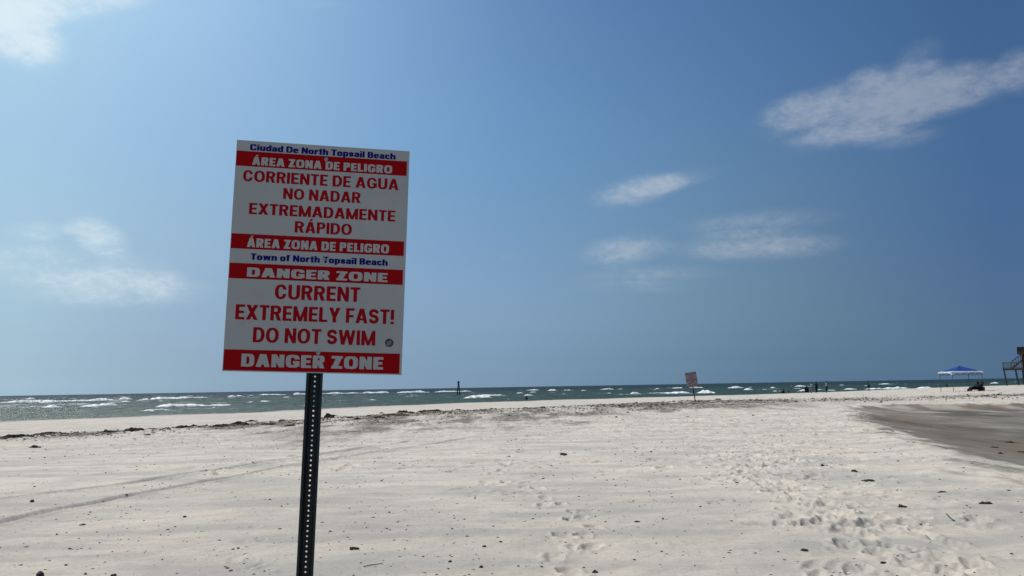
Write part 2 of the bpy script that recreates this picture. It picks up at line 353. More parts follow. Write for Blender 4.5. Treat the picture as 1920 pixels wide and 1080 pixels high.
def macro(x, y, bd=None):
    s, _, _ = seg_dist(x, y, SHORE)                       # metres inland
    z = np.interp(s, [-400, -60, -12, 0, 10, 22, 40, 62, 90], [-6, -3, -1.05, -0.66, -0.555, -0.42, -0.20, -0.05, 0.0])
    z = z + (0.62 * np.exp(-((x - 108) ** 2 + (y - 140) ** 2) / (2 * 38.0 ** 2)) + 0.24 * np.exp(-((x - 60) ** 2 + (y - 90) ** 2) / (2 * 17.0 ** 2))) * sstep(s, 2, 26)
    z = z + 0.22 * np.exp(-((x - 15.0) ** 2 + (y - 66) ** 2) / (2 * 10.0 ** 2))
    if bd is None: bd = basin_d(x, y)
    z = z - 0.20 * sstep(bd, -0.4, 2.6) + 0.016 * sstep(bd, 0.0, 1.5) * fbm(x / 0.45, y / 1.1, 3, 18)
    return z, s, bd

def ground(x, y, detail=True):
    x = np.asarray(x, float); y = np.asarray(y, float)
    z, s, bd = macro(x, y)
    r = np.hypot(x, y)
    wn = fbm(x / 3.0, y / 3.0, 3, 4)
    z = z + 0.035 * fbm(x / 7, y / 7, 3, 1) * sstep(r, 1, 8) + 0.014 * fbm(x / 1.3 + 0.6 * y / 1.3, y / 2.4, 3, 2)
    if not detail: return z, s, bd, None
    dry = sstep(s, 8, 20) * (1 - sstep(bd, -0.5, 0.8))
    # wind-smoothed lows and drift edges, running away to the right
    u = x * 0.62 + y * 0.78
    v = x * 0.78 - y * 0.62
    z = z + dry * 0.034 * fbm(u / 2.8, v / 0.75, 4, 31, 0.45)
    z = z + 0.0075 * fbm(x / 0.17, y / 0.2, 3, 3) * (0.3 + 0.7 * sstep(wn, -0.3, 0.3)) * dry
    # fine ripples on the wind-scoured patches
    rp = sstep(fbm(x / 2.6, y / 3.2, 2, 77), 0.0, 0.5) * dry * (1 - sstep(r, 14, 24))
    z = z + rp * 0.0028 * np.sin((y + 0.12 * x) / 0.075 * 2 * math.pi / 1.0 * 0.55 + 2.5 * vnoise(x / 0.5, y / 0.3, 9))
    # trampled, lumpy sand in the band before the wrack line and round the basin edge
    band = sstep(y + 0.25 * np.abs(x), 20, 33) * sstep(s, 22, 40)
    lump = fbm(x / 0.42, y / 0.55, 3, 12)
    z = z + band * dry * 0.075 * np.abs(lump) + band * dry * 0.02 * fbm(x / 1.1, y / 1.3, 2, 13)
    edge = np.exp(-((bd + 0.7) / 0.75) ** 2)
    z = z + edge * (0.03 + 0.045 * np.abs(fbm(x / 0.5, y / 0.6, 3, 14)))
    tram = np.exp(-((bd + 3.0) / 3.0) ** 2) * dry
    z = z + tram * 0.018 * fbm(x / 0.38, y / 0.45, 2, 15)
    # tyre tracks
    for k, T in enumerate(TRACKS):
        _, d, p = seg_dist(x, y, T)
        wob = 0.5 + 0.5 * vnoise(p / 0.9, p * 0, 40 + k)
        z = z - 0.055 * np.exp(-(d / 0.09) ** 4) * (0.5 + 0.5 * wob) + 0.028 * np.exp(-((d - 0.17) / 0.06) ** 2) * (1 - 0.6 * wob)
        z = z + 0.008 * np.exp(-(d / 0.11) ** 4) * np.sin(p / 0.11 * 2 * math.pi)
    # footprints
    big = x.size > 50000
    if big:
        cell = (np.floor(np.clip(x, -60, 60)) + 100).astype(np.int64) * 1000 + (np.floor(np.clip(y, -60, 120)) + 200).astype(np.int64)
        order = np.argsort(cell, kind='stable'); cs = cell[order]
    for fx, fy, an, dep, sz in FEET:
        R_ = 0.6 * sz
        if big:
            idx = []
            for cx_ in (-1, 0, 1):
                b_ = (math.floor(fx) + cx_ + 100) * 1000 + math.floor(fy) + 200
                i0, i1 = np.searchsorted(cs, [b_ - 1, b_ + 2]); idx.append(order[i0:i1])
            idx = np.concatenate(idx)
            m_ = idx[(np.abs(x[idx] - fx) < R_) & (np.abs(y[idx] - fy) < R_)]
            if not len(m_): continue
        else:
            m_ = (np.abs(x - fx) < R_) & (np.abs(y - fy) < R_)
            if not m_.any(): continue
        xx = x[m_] - fx; yy = y[m_] - fy
        c_, s_ = math.cos(an), math.sin(an)
        p = (xx * c_ + yy * s_) / (0.085 * sz); q = (-xx * s_ + yy * c_) / (0.155 * sz)
        p = p + 0.35 * vnoise(xx / 0.07 + fx * 9, yy / 0.07, 50); q = q + 0.25 * vnoise(xx / 0.08, yy / 0.08 + fy * 9, 51)
        e = np.sqrt(p * p + q * q)
        z[m_] += -dep * np.exp(-(e / 1.0) ** 3.2) + 0.5 * dep * np.exp(-((e - 1.5) / 0.38) ** 2) * (0.6 + 0.6 * vnoise(xx / 0.09, yy / 0.09 + fx, 52))
    sw = 1 - sstep(s, 2, 9)
    # masks: wet sand, brown algal film, scattered wrack
    bn = fbm(x / 1.6, y / 1.1, 4, 21)
    wet = np.maximum(sstep(bd + 0.7 + 1.5 * fbm(x / 1.3, y / 3.6, 5, 21, 0.6) + 1.1 * fbm(x / 0.35, y / 1.4, 4, 29, 0.6), -0.2, 1.1) * (0.86 + 0.24 * fbm(x / 2.0, y / 5.0, 4, 22)), 0)
    far_tip = sstep(y, 36, 47)
    wet = wet * (1 - 0.45 * far_tip * sstep(fbm(x / 0.9, y / 3.2, 4, 23), -0.25, 0.35))
    brown = np.exp(-((bd - 1.9 - 1.2 * fbm(x / 4, y / 4, 2, 24)) / 1.15) ** 2) * sstep(fbm(x / 1.0, y / 2.8, 4, 25), -0.45, 0.15)
    _, wd, _ = seg_dist(x, y, WRACK)
    wsg = seg_dist(x, y, WRACK)[0]
    wk = 0.22 + 0.78 * sstep(x, -15, -5)
    wband = sstep(wsg, -1.0, 1.0) * (1 - sstep(wsg / wk + 6 * fbm(x / 1.5, y / 5.0, 4, 19), 14.0, 20.0)) * sstep(fbm(x / 1.5, y / 6.0, 5, 26, 0.6), -0.35, 0.15) * (1 - 0.8 * sstep(x, 16, 24))
    wband2 = np.exp(-(wd / 1.1) ** 2) * sstep(fbm(x / 1.4, y / 0.9, 4, 27), -0.05, 0.35)
    wline3 = np.exp(-(seg_dist(x, y, WRACK2)[1] / 5.0) ** 2) * sstep(fbm(x / 4.0, y / 2.6, 4, 28), -0.30, 0.2)
    wr = np.clip(0.85 * wband + wband2 + wline3, 0, 1)
    return z, s, bd, (np.clip(wet, 0, 1.1), np.clip(brown, 0, 1), wr, np.clip(sw, 0, 1))
WRACK = [(-60, 5), (-30, 26), (-21.4, 33.8), (-18.0, 38.5), (-14.5, 43.1), (-11.9, 50.5), (-8.0, 58.0), (-4.5, 62.5), (3.0, 64.0), (9.0, 65.5), (16, 69)]
WRACK2 = [(14, 64), (22, 64), (31, 66), (44, 69), (60, 75), (85, 84), (130, 100)]

def on_ground(px, py):
    d = ray(px, py); t = np.geomspace(3, 420, 5000)
    x, y, z = d[0] * t, d[1] * t, EYE + d[2] * t
    g = np.maximum(ground(x, y, False)[0], SEA_Z)
    k = int(np.argmax(z <= g))
    return Vector((x[k], y[k], ground(np.array([x[k]]), np.array([y[k]]), True)[0][0]))
def on_sea(px, py):
    d = ray(px, py); k = (SEA_Z - EYE) / d[2]
    return Vector((d[0] * k, d[1] * k, SEA_Z))
def px_m(p): return math.hypot(p[0], p[1]) / FPX          # metres per photo pixel at that place

# ------------------------------------------------------------------ setting: sand
def polar(name, th, rr, zf):
    T, Rr = np.meshgrid(th, rr)
    X, Y = (Rr * np.sin(T)).ravel(), (Rr * np.cos(T)).ravel()
    Z, att = zf(X, Y)
    nt, nr = len(th), len(rr)
    me = bpy.data.meshes.new(name)
    me.vertices.add(nt * nr)
    me.vertices.foreach_set('co', np.stack([X, Y, Z], 1).astype(np.float32).ravel())
    i, j = np.meshgrid(np.arange(nr - 1), np.arange(nt - 1), indexing='ij')
    a = (i * nt + j).ravel()
    q = np.stack([a, a + 1, a + nt + 1, a + nt], 1)[:, ::-1]
    me.loops.add(q.size); me.loops.foreach_set('vertex_index', q.astype(np.int32).ravel())
    me.polygons.add(len(q)); me.polygons.foreach_set('loop_start', (np.arange(len(q)) * 4).astype(np.int32))
    me.polygons.foreach_set('use_smooth', np.ones(len(q), bool))
    for k, v in (att or {}).items():
        at_ = me.attributes.new(k, 'FLOAT', 'POINT'); at_.data.foreach_set('value', v.astype(np.float32))
    me.update(); me.validate()
    return me

def beach_z(X, Y):
    z, s, bd, (wet, brown, wr, sw) = ground(X, Y, True)
    return z, {'wet': wet, 'brown': brown, 'wrack': wr, 'swash': sw}
fine = np.radians(np.linspace(-37, 37, 1500))
th = np.concatenate([np.radians(np.linspace(-180, -37.5, 70)), fine, np.radians(np.linspace(37.5, 180, 70))])
rr = [0.05, 0.5, 1.0]
while rr[-1] < 5.2: rr.append(rr[-1] + 0.12)
while rr[-1] < 60: rr.append(rr[-1] * 1.0033)
while rr[-1] < 240: rr.append(rr[-1] * 1.006)
while rr[-1] < 3000: rr.append(rr[-1] * 1.12)
sand_me = polar('beach_sand', th, np.array(rr), beach_z)

def sand_material():
    m_ = bpy.data.materials.new('sand'); m_.use_nodes = True
    t = NT(m_.node_tree); b = m_.node_tree.nodes['Principled BSDF']
    co = t.n('ShaderNodeTexCoord').outputs['Object']
    A = lambda n_: t.n('ShaderNodeAttribute', attribute_name=n_).outputs['Fac']
    big = t.noise(co, 0.35, 4.0, 0.55)
    mid = t.noise(co, 3.0, 5.0, 0.6)
    grain = t.noise(co, 170.0, 2.0, 0.7)
    base = t.mix(t.sm(big, 0.35, 0.65), c4((0.490, 0.443, 0.384)), c4((0.552, 0.492, 0.418)))
    ms_ = t.n('ShaderNodeMapping'); t.put(ms_.inputs[0], co); ms_.inputs['Rotation'].default_value = (0, 0, rad(-52)); ms_.inputs['Scale'].default_value = (0.28, 1.2, 1)
    strk = t.noise(ms_.outputs[0], 1.1, 6.0, 0.6)
    base = t.mix(t.sm(strk, 0.42, 0.63, 0, 0.75), base, c4((0.345, 0.328, 0.305)))
    base = t.mix(t.sm(t.noise(co, 0.55, 3.0, 0.5, dist=0.6), 0.52, 0.70, 0, 0.55), base, c4((0.345, 0.330, 0.310)))
    base = t.mix(t.sm(mid, 0.42, 0.72, 0, 0.40), base, c4((0.385, 0.356, 0.320)))
    g2 = t.n('ShaderNodeMapRange'); t.put(g2.inputs[0], grain); g2.inputs[1].default_value = 0.3; g2.inputs[2].default_value = 0.7; g2.inputs[3].default_value = 0.90; g2.inputs[4].default_value = 1.10
    sc = t.n('ShaderNodeVectorMath', operation='SCALE'); t.put(sc.inputs[0], base); t.put(sc.inputs[3], g2.outputs[0])
    base = sc.outputs[0]
    # sand tone darker close to the viewer, paler further off, edge broken by noise
    fl_ = t.n('ShaderNodeSeparateXYZ'); t.put(fl_.inputs[0], co)
    near_ = t.m('ADD', fl_.outputs[1], t.m('MULTIPLY', t.m('SUBTRACT', big, 0.5), 14.0))
    kd = t.n('ShaderNodeVectorMath', operation='SCALE'); t.put(kd.inputs[0], base); t.put(kd.inputs[3], t.sm(near_, 8.0, 17.0, 0.93, 1.08))
    base = kd.outputs[0]
    ck_ = t.noise(co, 22.0, 4.0, 0.7)  # heavy dark mineral grains and shell hash
    base = t.mix(t.sm(ck_, 0.45, 0.72, 0, 0.55), base, c4((0.30, 0.265, 0.22)))
    sp = t.noise(co, 55.0, 2.0, 0.6)
    base = t.mix(t.sm(sp, 0.66, 0.75, 0, 0.65), base, c4((0.16, 0.14, 0.12)))
    base = t.mix(t.m('MULTIPLY', A('swash'), 0.75), base, c4((0.34, 0.295, 0.255)))
    mp_ = t.n('ShaderNodeMapping'); t.put(mp_.inputs[0], co); mp_.inputs['Rotation'].default_value = (0, 0, rad(20)); mp_.inputs['Scale'].default_value = (1.3, 0.42, 1)
    wn = t.noise(mp_.outputs[0], 1.2, 6.0, 0.65)
    wmask = t.m('MULTIPLY', A('wrack'), t.sm(t.noise(mp_.outputs[0], 1.6, 7.0, 0.75), 0.36, 0.53, 0.3, 1.0))
    base = t.mix(t.m('MULTIPLY', wmask, 0.95), base, c4((0.085, 0.073, 0.058)))
    wst = t.noise(mp_.outputs[0], 1.3, 6.0, 0.62)
    wetc = t.mix(t.sm(wst, 0.35, 0.68), c4((0.060, 0.053, 0.043)), c4((0.118, 0.103, 0.082)))
    base = t.mix(A('wet'), base, wetc)
    bm_ = t.m('MULTIPLY', A('brown'), t.sm(wn, 0.35, 0.6))
    base = t.mix(t.m('MULTIPLY', bm_, 0.85), base, c4((0.165, 0.115, 0.074)))
    t.put(b.inputs['Base Color'], base)
    ro = t.n('ShaderNodeMapRange'); t.put(ro.inputs[0], A('wet')); ro.inputs[3].default_value = 0.95; ro.inputs[4].default_value = 0.85
    t.put(b.inputs['Roughness'], ro.outputs[0])
    b.inputs['Specular IOR Level'].default_value = 0.25
    b1 = t.n('ShaderNodeBump'); b1.inputs['Strength'].default_value = 0.8; b1.inputs['Distance'].default_value = 0.010
    t.put(b1.inputs['Height'], t.m('ADD', t.noise(co, 34.0, 5.0, 0.65), t.m('MULTIPLY', grain, 0.4)))
    t.put(b.inputs['Normal'], b1.outputs[0])
    return m_
sand = link('beach_sand', sand_me, sand_material())
tag(sand, 'pale dry beach sand with footprints and tyre tracks', 'sand', kind='structure')

# ------------------------------------------------------------------ setting: sea
def sea_z(X, Y):
    s, a, p = seg_dist(X, Y, SHORE)
    off = -s
    amp = 0.03 + 0.20 * sstep(off, 6, 60) + 0.10 * sstep(off, 80, 400)
    far = 1 - sstep(np.hypot(X, Y), 900, 2500)
    n_ = fbm(p / 16 + 0.03 * off, off / 6.0, 3, 61) + 0.55 * fbm(p / 5, off / 2.2, 2, 62) + 0.22 * vnoise(p / 1.6, off / 0.9, 63)
    crest = np.sign(n_) * np.abs(n_) ** 0.9
    return SEA_Z + amp * far * (crest + 0.15), {'off': off, 'lee': sstep(-X / (np.abs(Y) + 1), 0.12, 0.45)}
thw = np.concatenate([np.radians(np.linspace(-180, -40.5, 50)), np.radians(np.linspace(-40, 40, 1150)), np.radians(np.linspace(40.5, 180, 50))])
rw = [40.0]
while rw[-1] < 700: rw.append(rw[-1] * 1.0042)
while rw[-1] < 60000: rw.append(rw[-1] * 1.07)
sea_me = polar('sea', thw, np.array(rw), sea_z)

BREAKERS = [(106,160,758.5,765),(151,168,765,771),(175,208,755.5,762),(86,110,770,773),(234,255,750,754),(259,275,742.5,750),(287,325,741,749),(302,315,749.5,753),(312,374,757,763),(60,175,749,753.5),(84,108,751,756),(32,58,752.5,755.5),(22,50,746,749),(180,225,745,750),(330,375,743.5,746.5),(355,400,741,743),(422,440,741,744),(445,475,739.5,743),(400,415,762,765.5),(432,447,764,766),(280,318,769.5,771),(11,24,765.5,767.5),
 (480,522,738,741.5),(550,572,736.5,740),(608,665,735,738.5),(672,726,733.5,737.5),(758,805,732.5,736.5),(812,870,731.5,735.5),(532,542,744,746),(496,505,757.5,759.5),(762,782,741.5,743.5),(780,791,756,758),(620,640,747,748.5),(690,700,750,751.5),
 (875,915,740,747),(896,944,739,743),(945,992,738,743),(970,979,735,738),(979,1007,730,732.5),(992,1007,734.5,736.5),(995,1036,738.5,740.5),(1026,1082,728.5,732.5),(1126,1165,728,730.5),(1184,1208,735,739),(1230,1242,727,729.5),(1261,1280,726.5,728.5),(1102,1140,736,738),(1246,1302,734,738.5),(1302,1345,730,738),(1367,1392,724.5,728),(1402,1438,727,731.5),(1040,1060,738,739.5),(1090,1100,731.5,733),(1290,1320,725.5,727.5),
 (1440,1452,725,728),(1450,1469,729.5,734),(1474,1500,726,729.5),(1494,1510,730,734),(1479,1485,722.5,724.5),(1496,1529,722,725),(1534,1544,729.5,731.5),(1554,1565,730,733),(1589,1620,721.5,724.5),(1583,1628,727,731),(1634,1680,726.5,730.5),(1635,1697,724,730),(1711,1742,725.5,729.5),(1740,1746,725,728),(1778,1798,725,727.5),(1859,1869,716.5,719.5),(1650,1672,719,721),(1560,1580,721.5,723)]
bv, bf = [], []
def breaker(c, length, height, seed):
    global bv, bf
    # ridge along the wave front with a steep broken face towards the beach
    k = np.argmin([abs((c.x - (a[0] + b[0]) / 2)) + abs(c.y - (a[1] + b[1]) / 2) for a, b in zip(SHORE[:-1], SHORE[1:])])
    (ax, ay), (bx, by) = SHORE[k], SHORE[k + 1]
    tx, ty = bx - ax, by - ay; L = math.hypot(tx, ty); tx /= L; ty /= L
    # blend to a front facing the viewer so that a seen width stays the seen width
    vx, vy = c.y, -c.x; vl = math.hypot(vx, vy); vx /= vl; vy /= vl
    tx, ty = 0.35 * tx + 0.65 * vx, 0.35 * ty + 0.65 * vy; L = math.hypot(tx, ty); tx /= L; ty /= L
    nx, ny = ty, -tx
    if nx * -c.x + ny * -c.y < 0: nx, ny = -nx, -ny       # towards the viewer / beach
    n = max(10, int(length / 0.22)); prof = [(1.15, -0.12), (0.75, 0.18), (0.42, 0.55), (0.18, 0.86), (0.0, 1.0), (-0.25, 0.92), (-0.7, 0.62), (-1.5, 0.2), (-2.4, -0.15)]
    b0 = len(bv); m = len(prof)
    for i in range(n + 1):
        u = i / n; l = (u - 0.5) * length
        env = max(0.0, min(1.0, 1.25 * (1 - abs(2 * u - 1) ** 2.2)))
        hh = height * env * max(0.02, 0.60 + 0.75 * float(vnoise(l / (2.0 + 0.1 * length) + seed * 7.1, seed, 71)) + 0.14 * float(vnoise(l / 0.6, seed, 72)))
        sh = 0.9 * float(vnoise(l / 2.8 + seed, seed * 3.3, 73)) + 0.25 * float(vnoise(l / 0.6, seed, 74))
        for q, (dn, dz) in enumerate(prof):
            j = 0.10 * height * float(vnoise(l / 0.22 + q * 5.7, seed + q, 75)) * env
            dd = (dn * (0.5 + height) + sh)
            bv.append((c.x + tx * l + nx * dd, c.y + ty * l + ny * dd, SEA_Z - 0.05 + hh * dz + j))
    for i in range(n):
        for q in range(m - 1):
            a = b0 + i * m + q
            bf.append((a, a + 1, a + m + 1, a + m))
for k, (x0, x1, y0, y1) in enumerate(BREAKERS):
    c = on_sea((x0 + x1) / 2, y1)
    mpp = px_m(c)
    breaker(c, (x1 - x0) * mpp * (1.8 if x1 < 900 else 1.5), min(0.95, max(0.25, (y1 - y0) * mpp * 0.85)), k + 1)
for k in range(260):                                          # smaller whitecaps out to sea
    d = rng.uniform(120, 620); a = rad(rng.uniform(-36, 34)); c = Vector((d * math.sin(a), d * math.cos(a), SEA_Z))
    if seg_dist(np.array([c.x]), np.array([c.y]), SHORE)[0][0] > -18: continue
    if c.x > -0.15 * d and rng.uniform() < 0.6: continue
    breaker(c, rng.uniform(3.0, 14.0), rng.uniform(0.10, 0.28), 200 + k)
fm = bpy.data.meshes.new('foam'); fm.from_pydata(bv, [], bf)
fm.polygons.foreach_set('use_smooth', np.ones(len(fm.polygons), bool))

def water_material():
    m_ = bpy.data.materials.new('sea_water'); m_.use_nodes = True
    t = NT(m_.node_tree); b = m_.node_tree.nodes['Principled BSDF']
    co = t.n('ShaderNodeTexCoord').outputs['Object']
    off = t.n('ShaderNodeAttribute', attribute_name='off').outputs['Fac']
    mp_ = t.n('ShaderNodeMapping'); t.put(mp_.inputs[0], co); mp_.inputs['Rotation'].default_value = (0, 0, rad(-33)); mp_.inputs['Scale'].default_value = (0.3, 1.0, 1.0)
    col = t.mix(t.sm(off, 20, 420), c4((0.023, 0.055, 0.050)), c4((0.010, 0.030, 0.040)))
    col = t.mix(t.sm(off, 0, 6, 0.4, 0.0), col, c4((0.070, 0.078, 0.068)))
    pt = t.noise(mp_.outputs[0], 0.09, 5.0, 0.6)
    col = t.mix(t.sm(pt, 0.45, 0.75, 0, 0.5), col, c4((0.018, 0.040, 0.045)))
    bn = t.n('ShaderNodeBump'); bn.inputs['Strength'].default_value = 1.0; bn.inputs['Distance'].default_value = 0.8
    h = t.m('ADD', t.noise(mp_.outputs[0], 0.55, 6.0, 0.62), t.m('MULTIPLY', t.noise(mp_.outputs[0], 2.4, 4.0, 0.6), 0.35))
    t.put(bn.inputs['Height'], h)
    mf = t.n('ShaderNodeMapping'); t.put(mf.inputs[0], co); mf.inputs['Rotation'].default_value = (0, 0, rad(-14)); mf.inputs['Scale'].default_value = (0.045, 0.085, 1.0)
    fz = t.m('ADD', t.noise(mf.outputs[0], 1.0, 8.0, 0.68, dist=0.4), t.m('MULTIPLY', t.sm(t.n('ShaderNodeAttribute', attribute_name='lee').outputs['Fac'], 0, 1), 0.055))
    fk = t.m('MULTIPLY', t.sm(fz, 0.635, 0.70), t.sm(off, 14, 40))
    col = t.mix(t.m('MULTIPLY', fk, 0.85), col, c4((0.58, 0.62, 0.62)))
    # a wind-roughened sea: body colour under a broken reflection of the sky
    df = t.n('ShaderNodeBsdfDiffuse'); t.put(df.inputs[0], col); t.put(df.inputs['Normal'], bn.outputs[0])
    gs = t.n('ShaderNodeBsdfGlossy'); gs.inputs['Roughness'].default_value = 0.32; t.put(gs.inputs['Normal'], bn.outputs[0])
    ms = t.n('ShaderNodeMixShader'); ms.inputs[0].default_value = 0.095
    t.put(ms.inputs[1], df.outputs[0]); t.put(ms.inputs[2], gs.outputs[0])
    m_.node_tree.nodes.remove(b)
    t.put(m_.node_tree.nodes['Material Output'].inputs[0], ms.outputs[0])
    return m_
def foam_material():
    m_ = bpy.data.materials.new('sea_foam'); m_.use_nodes = True
    t = NT(m_.node_tree); b = m_.node_tree.nodes['Principled BSDF']
    co = t.n('ShaderNodeTexCoord').outputs['Object']
    hz = t.n('ShaderNodeSeparateXYZ'); t.put(hz.inputs[0], co)
    hgt = t.n('ShaderNodeMapRange'); t.put(hgt.inputs[0], hz.outputs[2]); hgt.inputs[1].default_value = SEA_Z; hgt.inputs[2].default_value = SEA_Z + 0.35; hgt.inputs[3].default_value = -0.25; hgt.inputs[4].default_value = 0.22
    nz = t.m('ADD', t.noise(co, 0.9, 6.0, 0.7), hgt.outputs[0])
    k = t.sm(nz, 0.36, 0.56)
    t.put(b.inputs['Base Color'], t.mix(k, c4((0.06, 0.10, 0.095)), c4((0.74, 0.77, 0.77))))
    b.inputs['Roughness'].default_value = 0.6
    return m_
WATER, FOAM = water_material(), foam_material()
bm = bmesh.new(); bm.from_mesh(sea_me); n0 = len(bm.faces)
bm.from_mesh(fm); bm.faces.ensure_lookup_table()
for f_ in bm.faces[n0:]: f_.material_index = 1
bm.to_mesh(sea_me); bm.free()
sea = link('sea', sea_me, [WATER, FOAM])
tag(sea, 'choppy green sea with white breaking waves', 'sea', kind='structure')

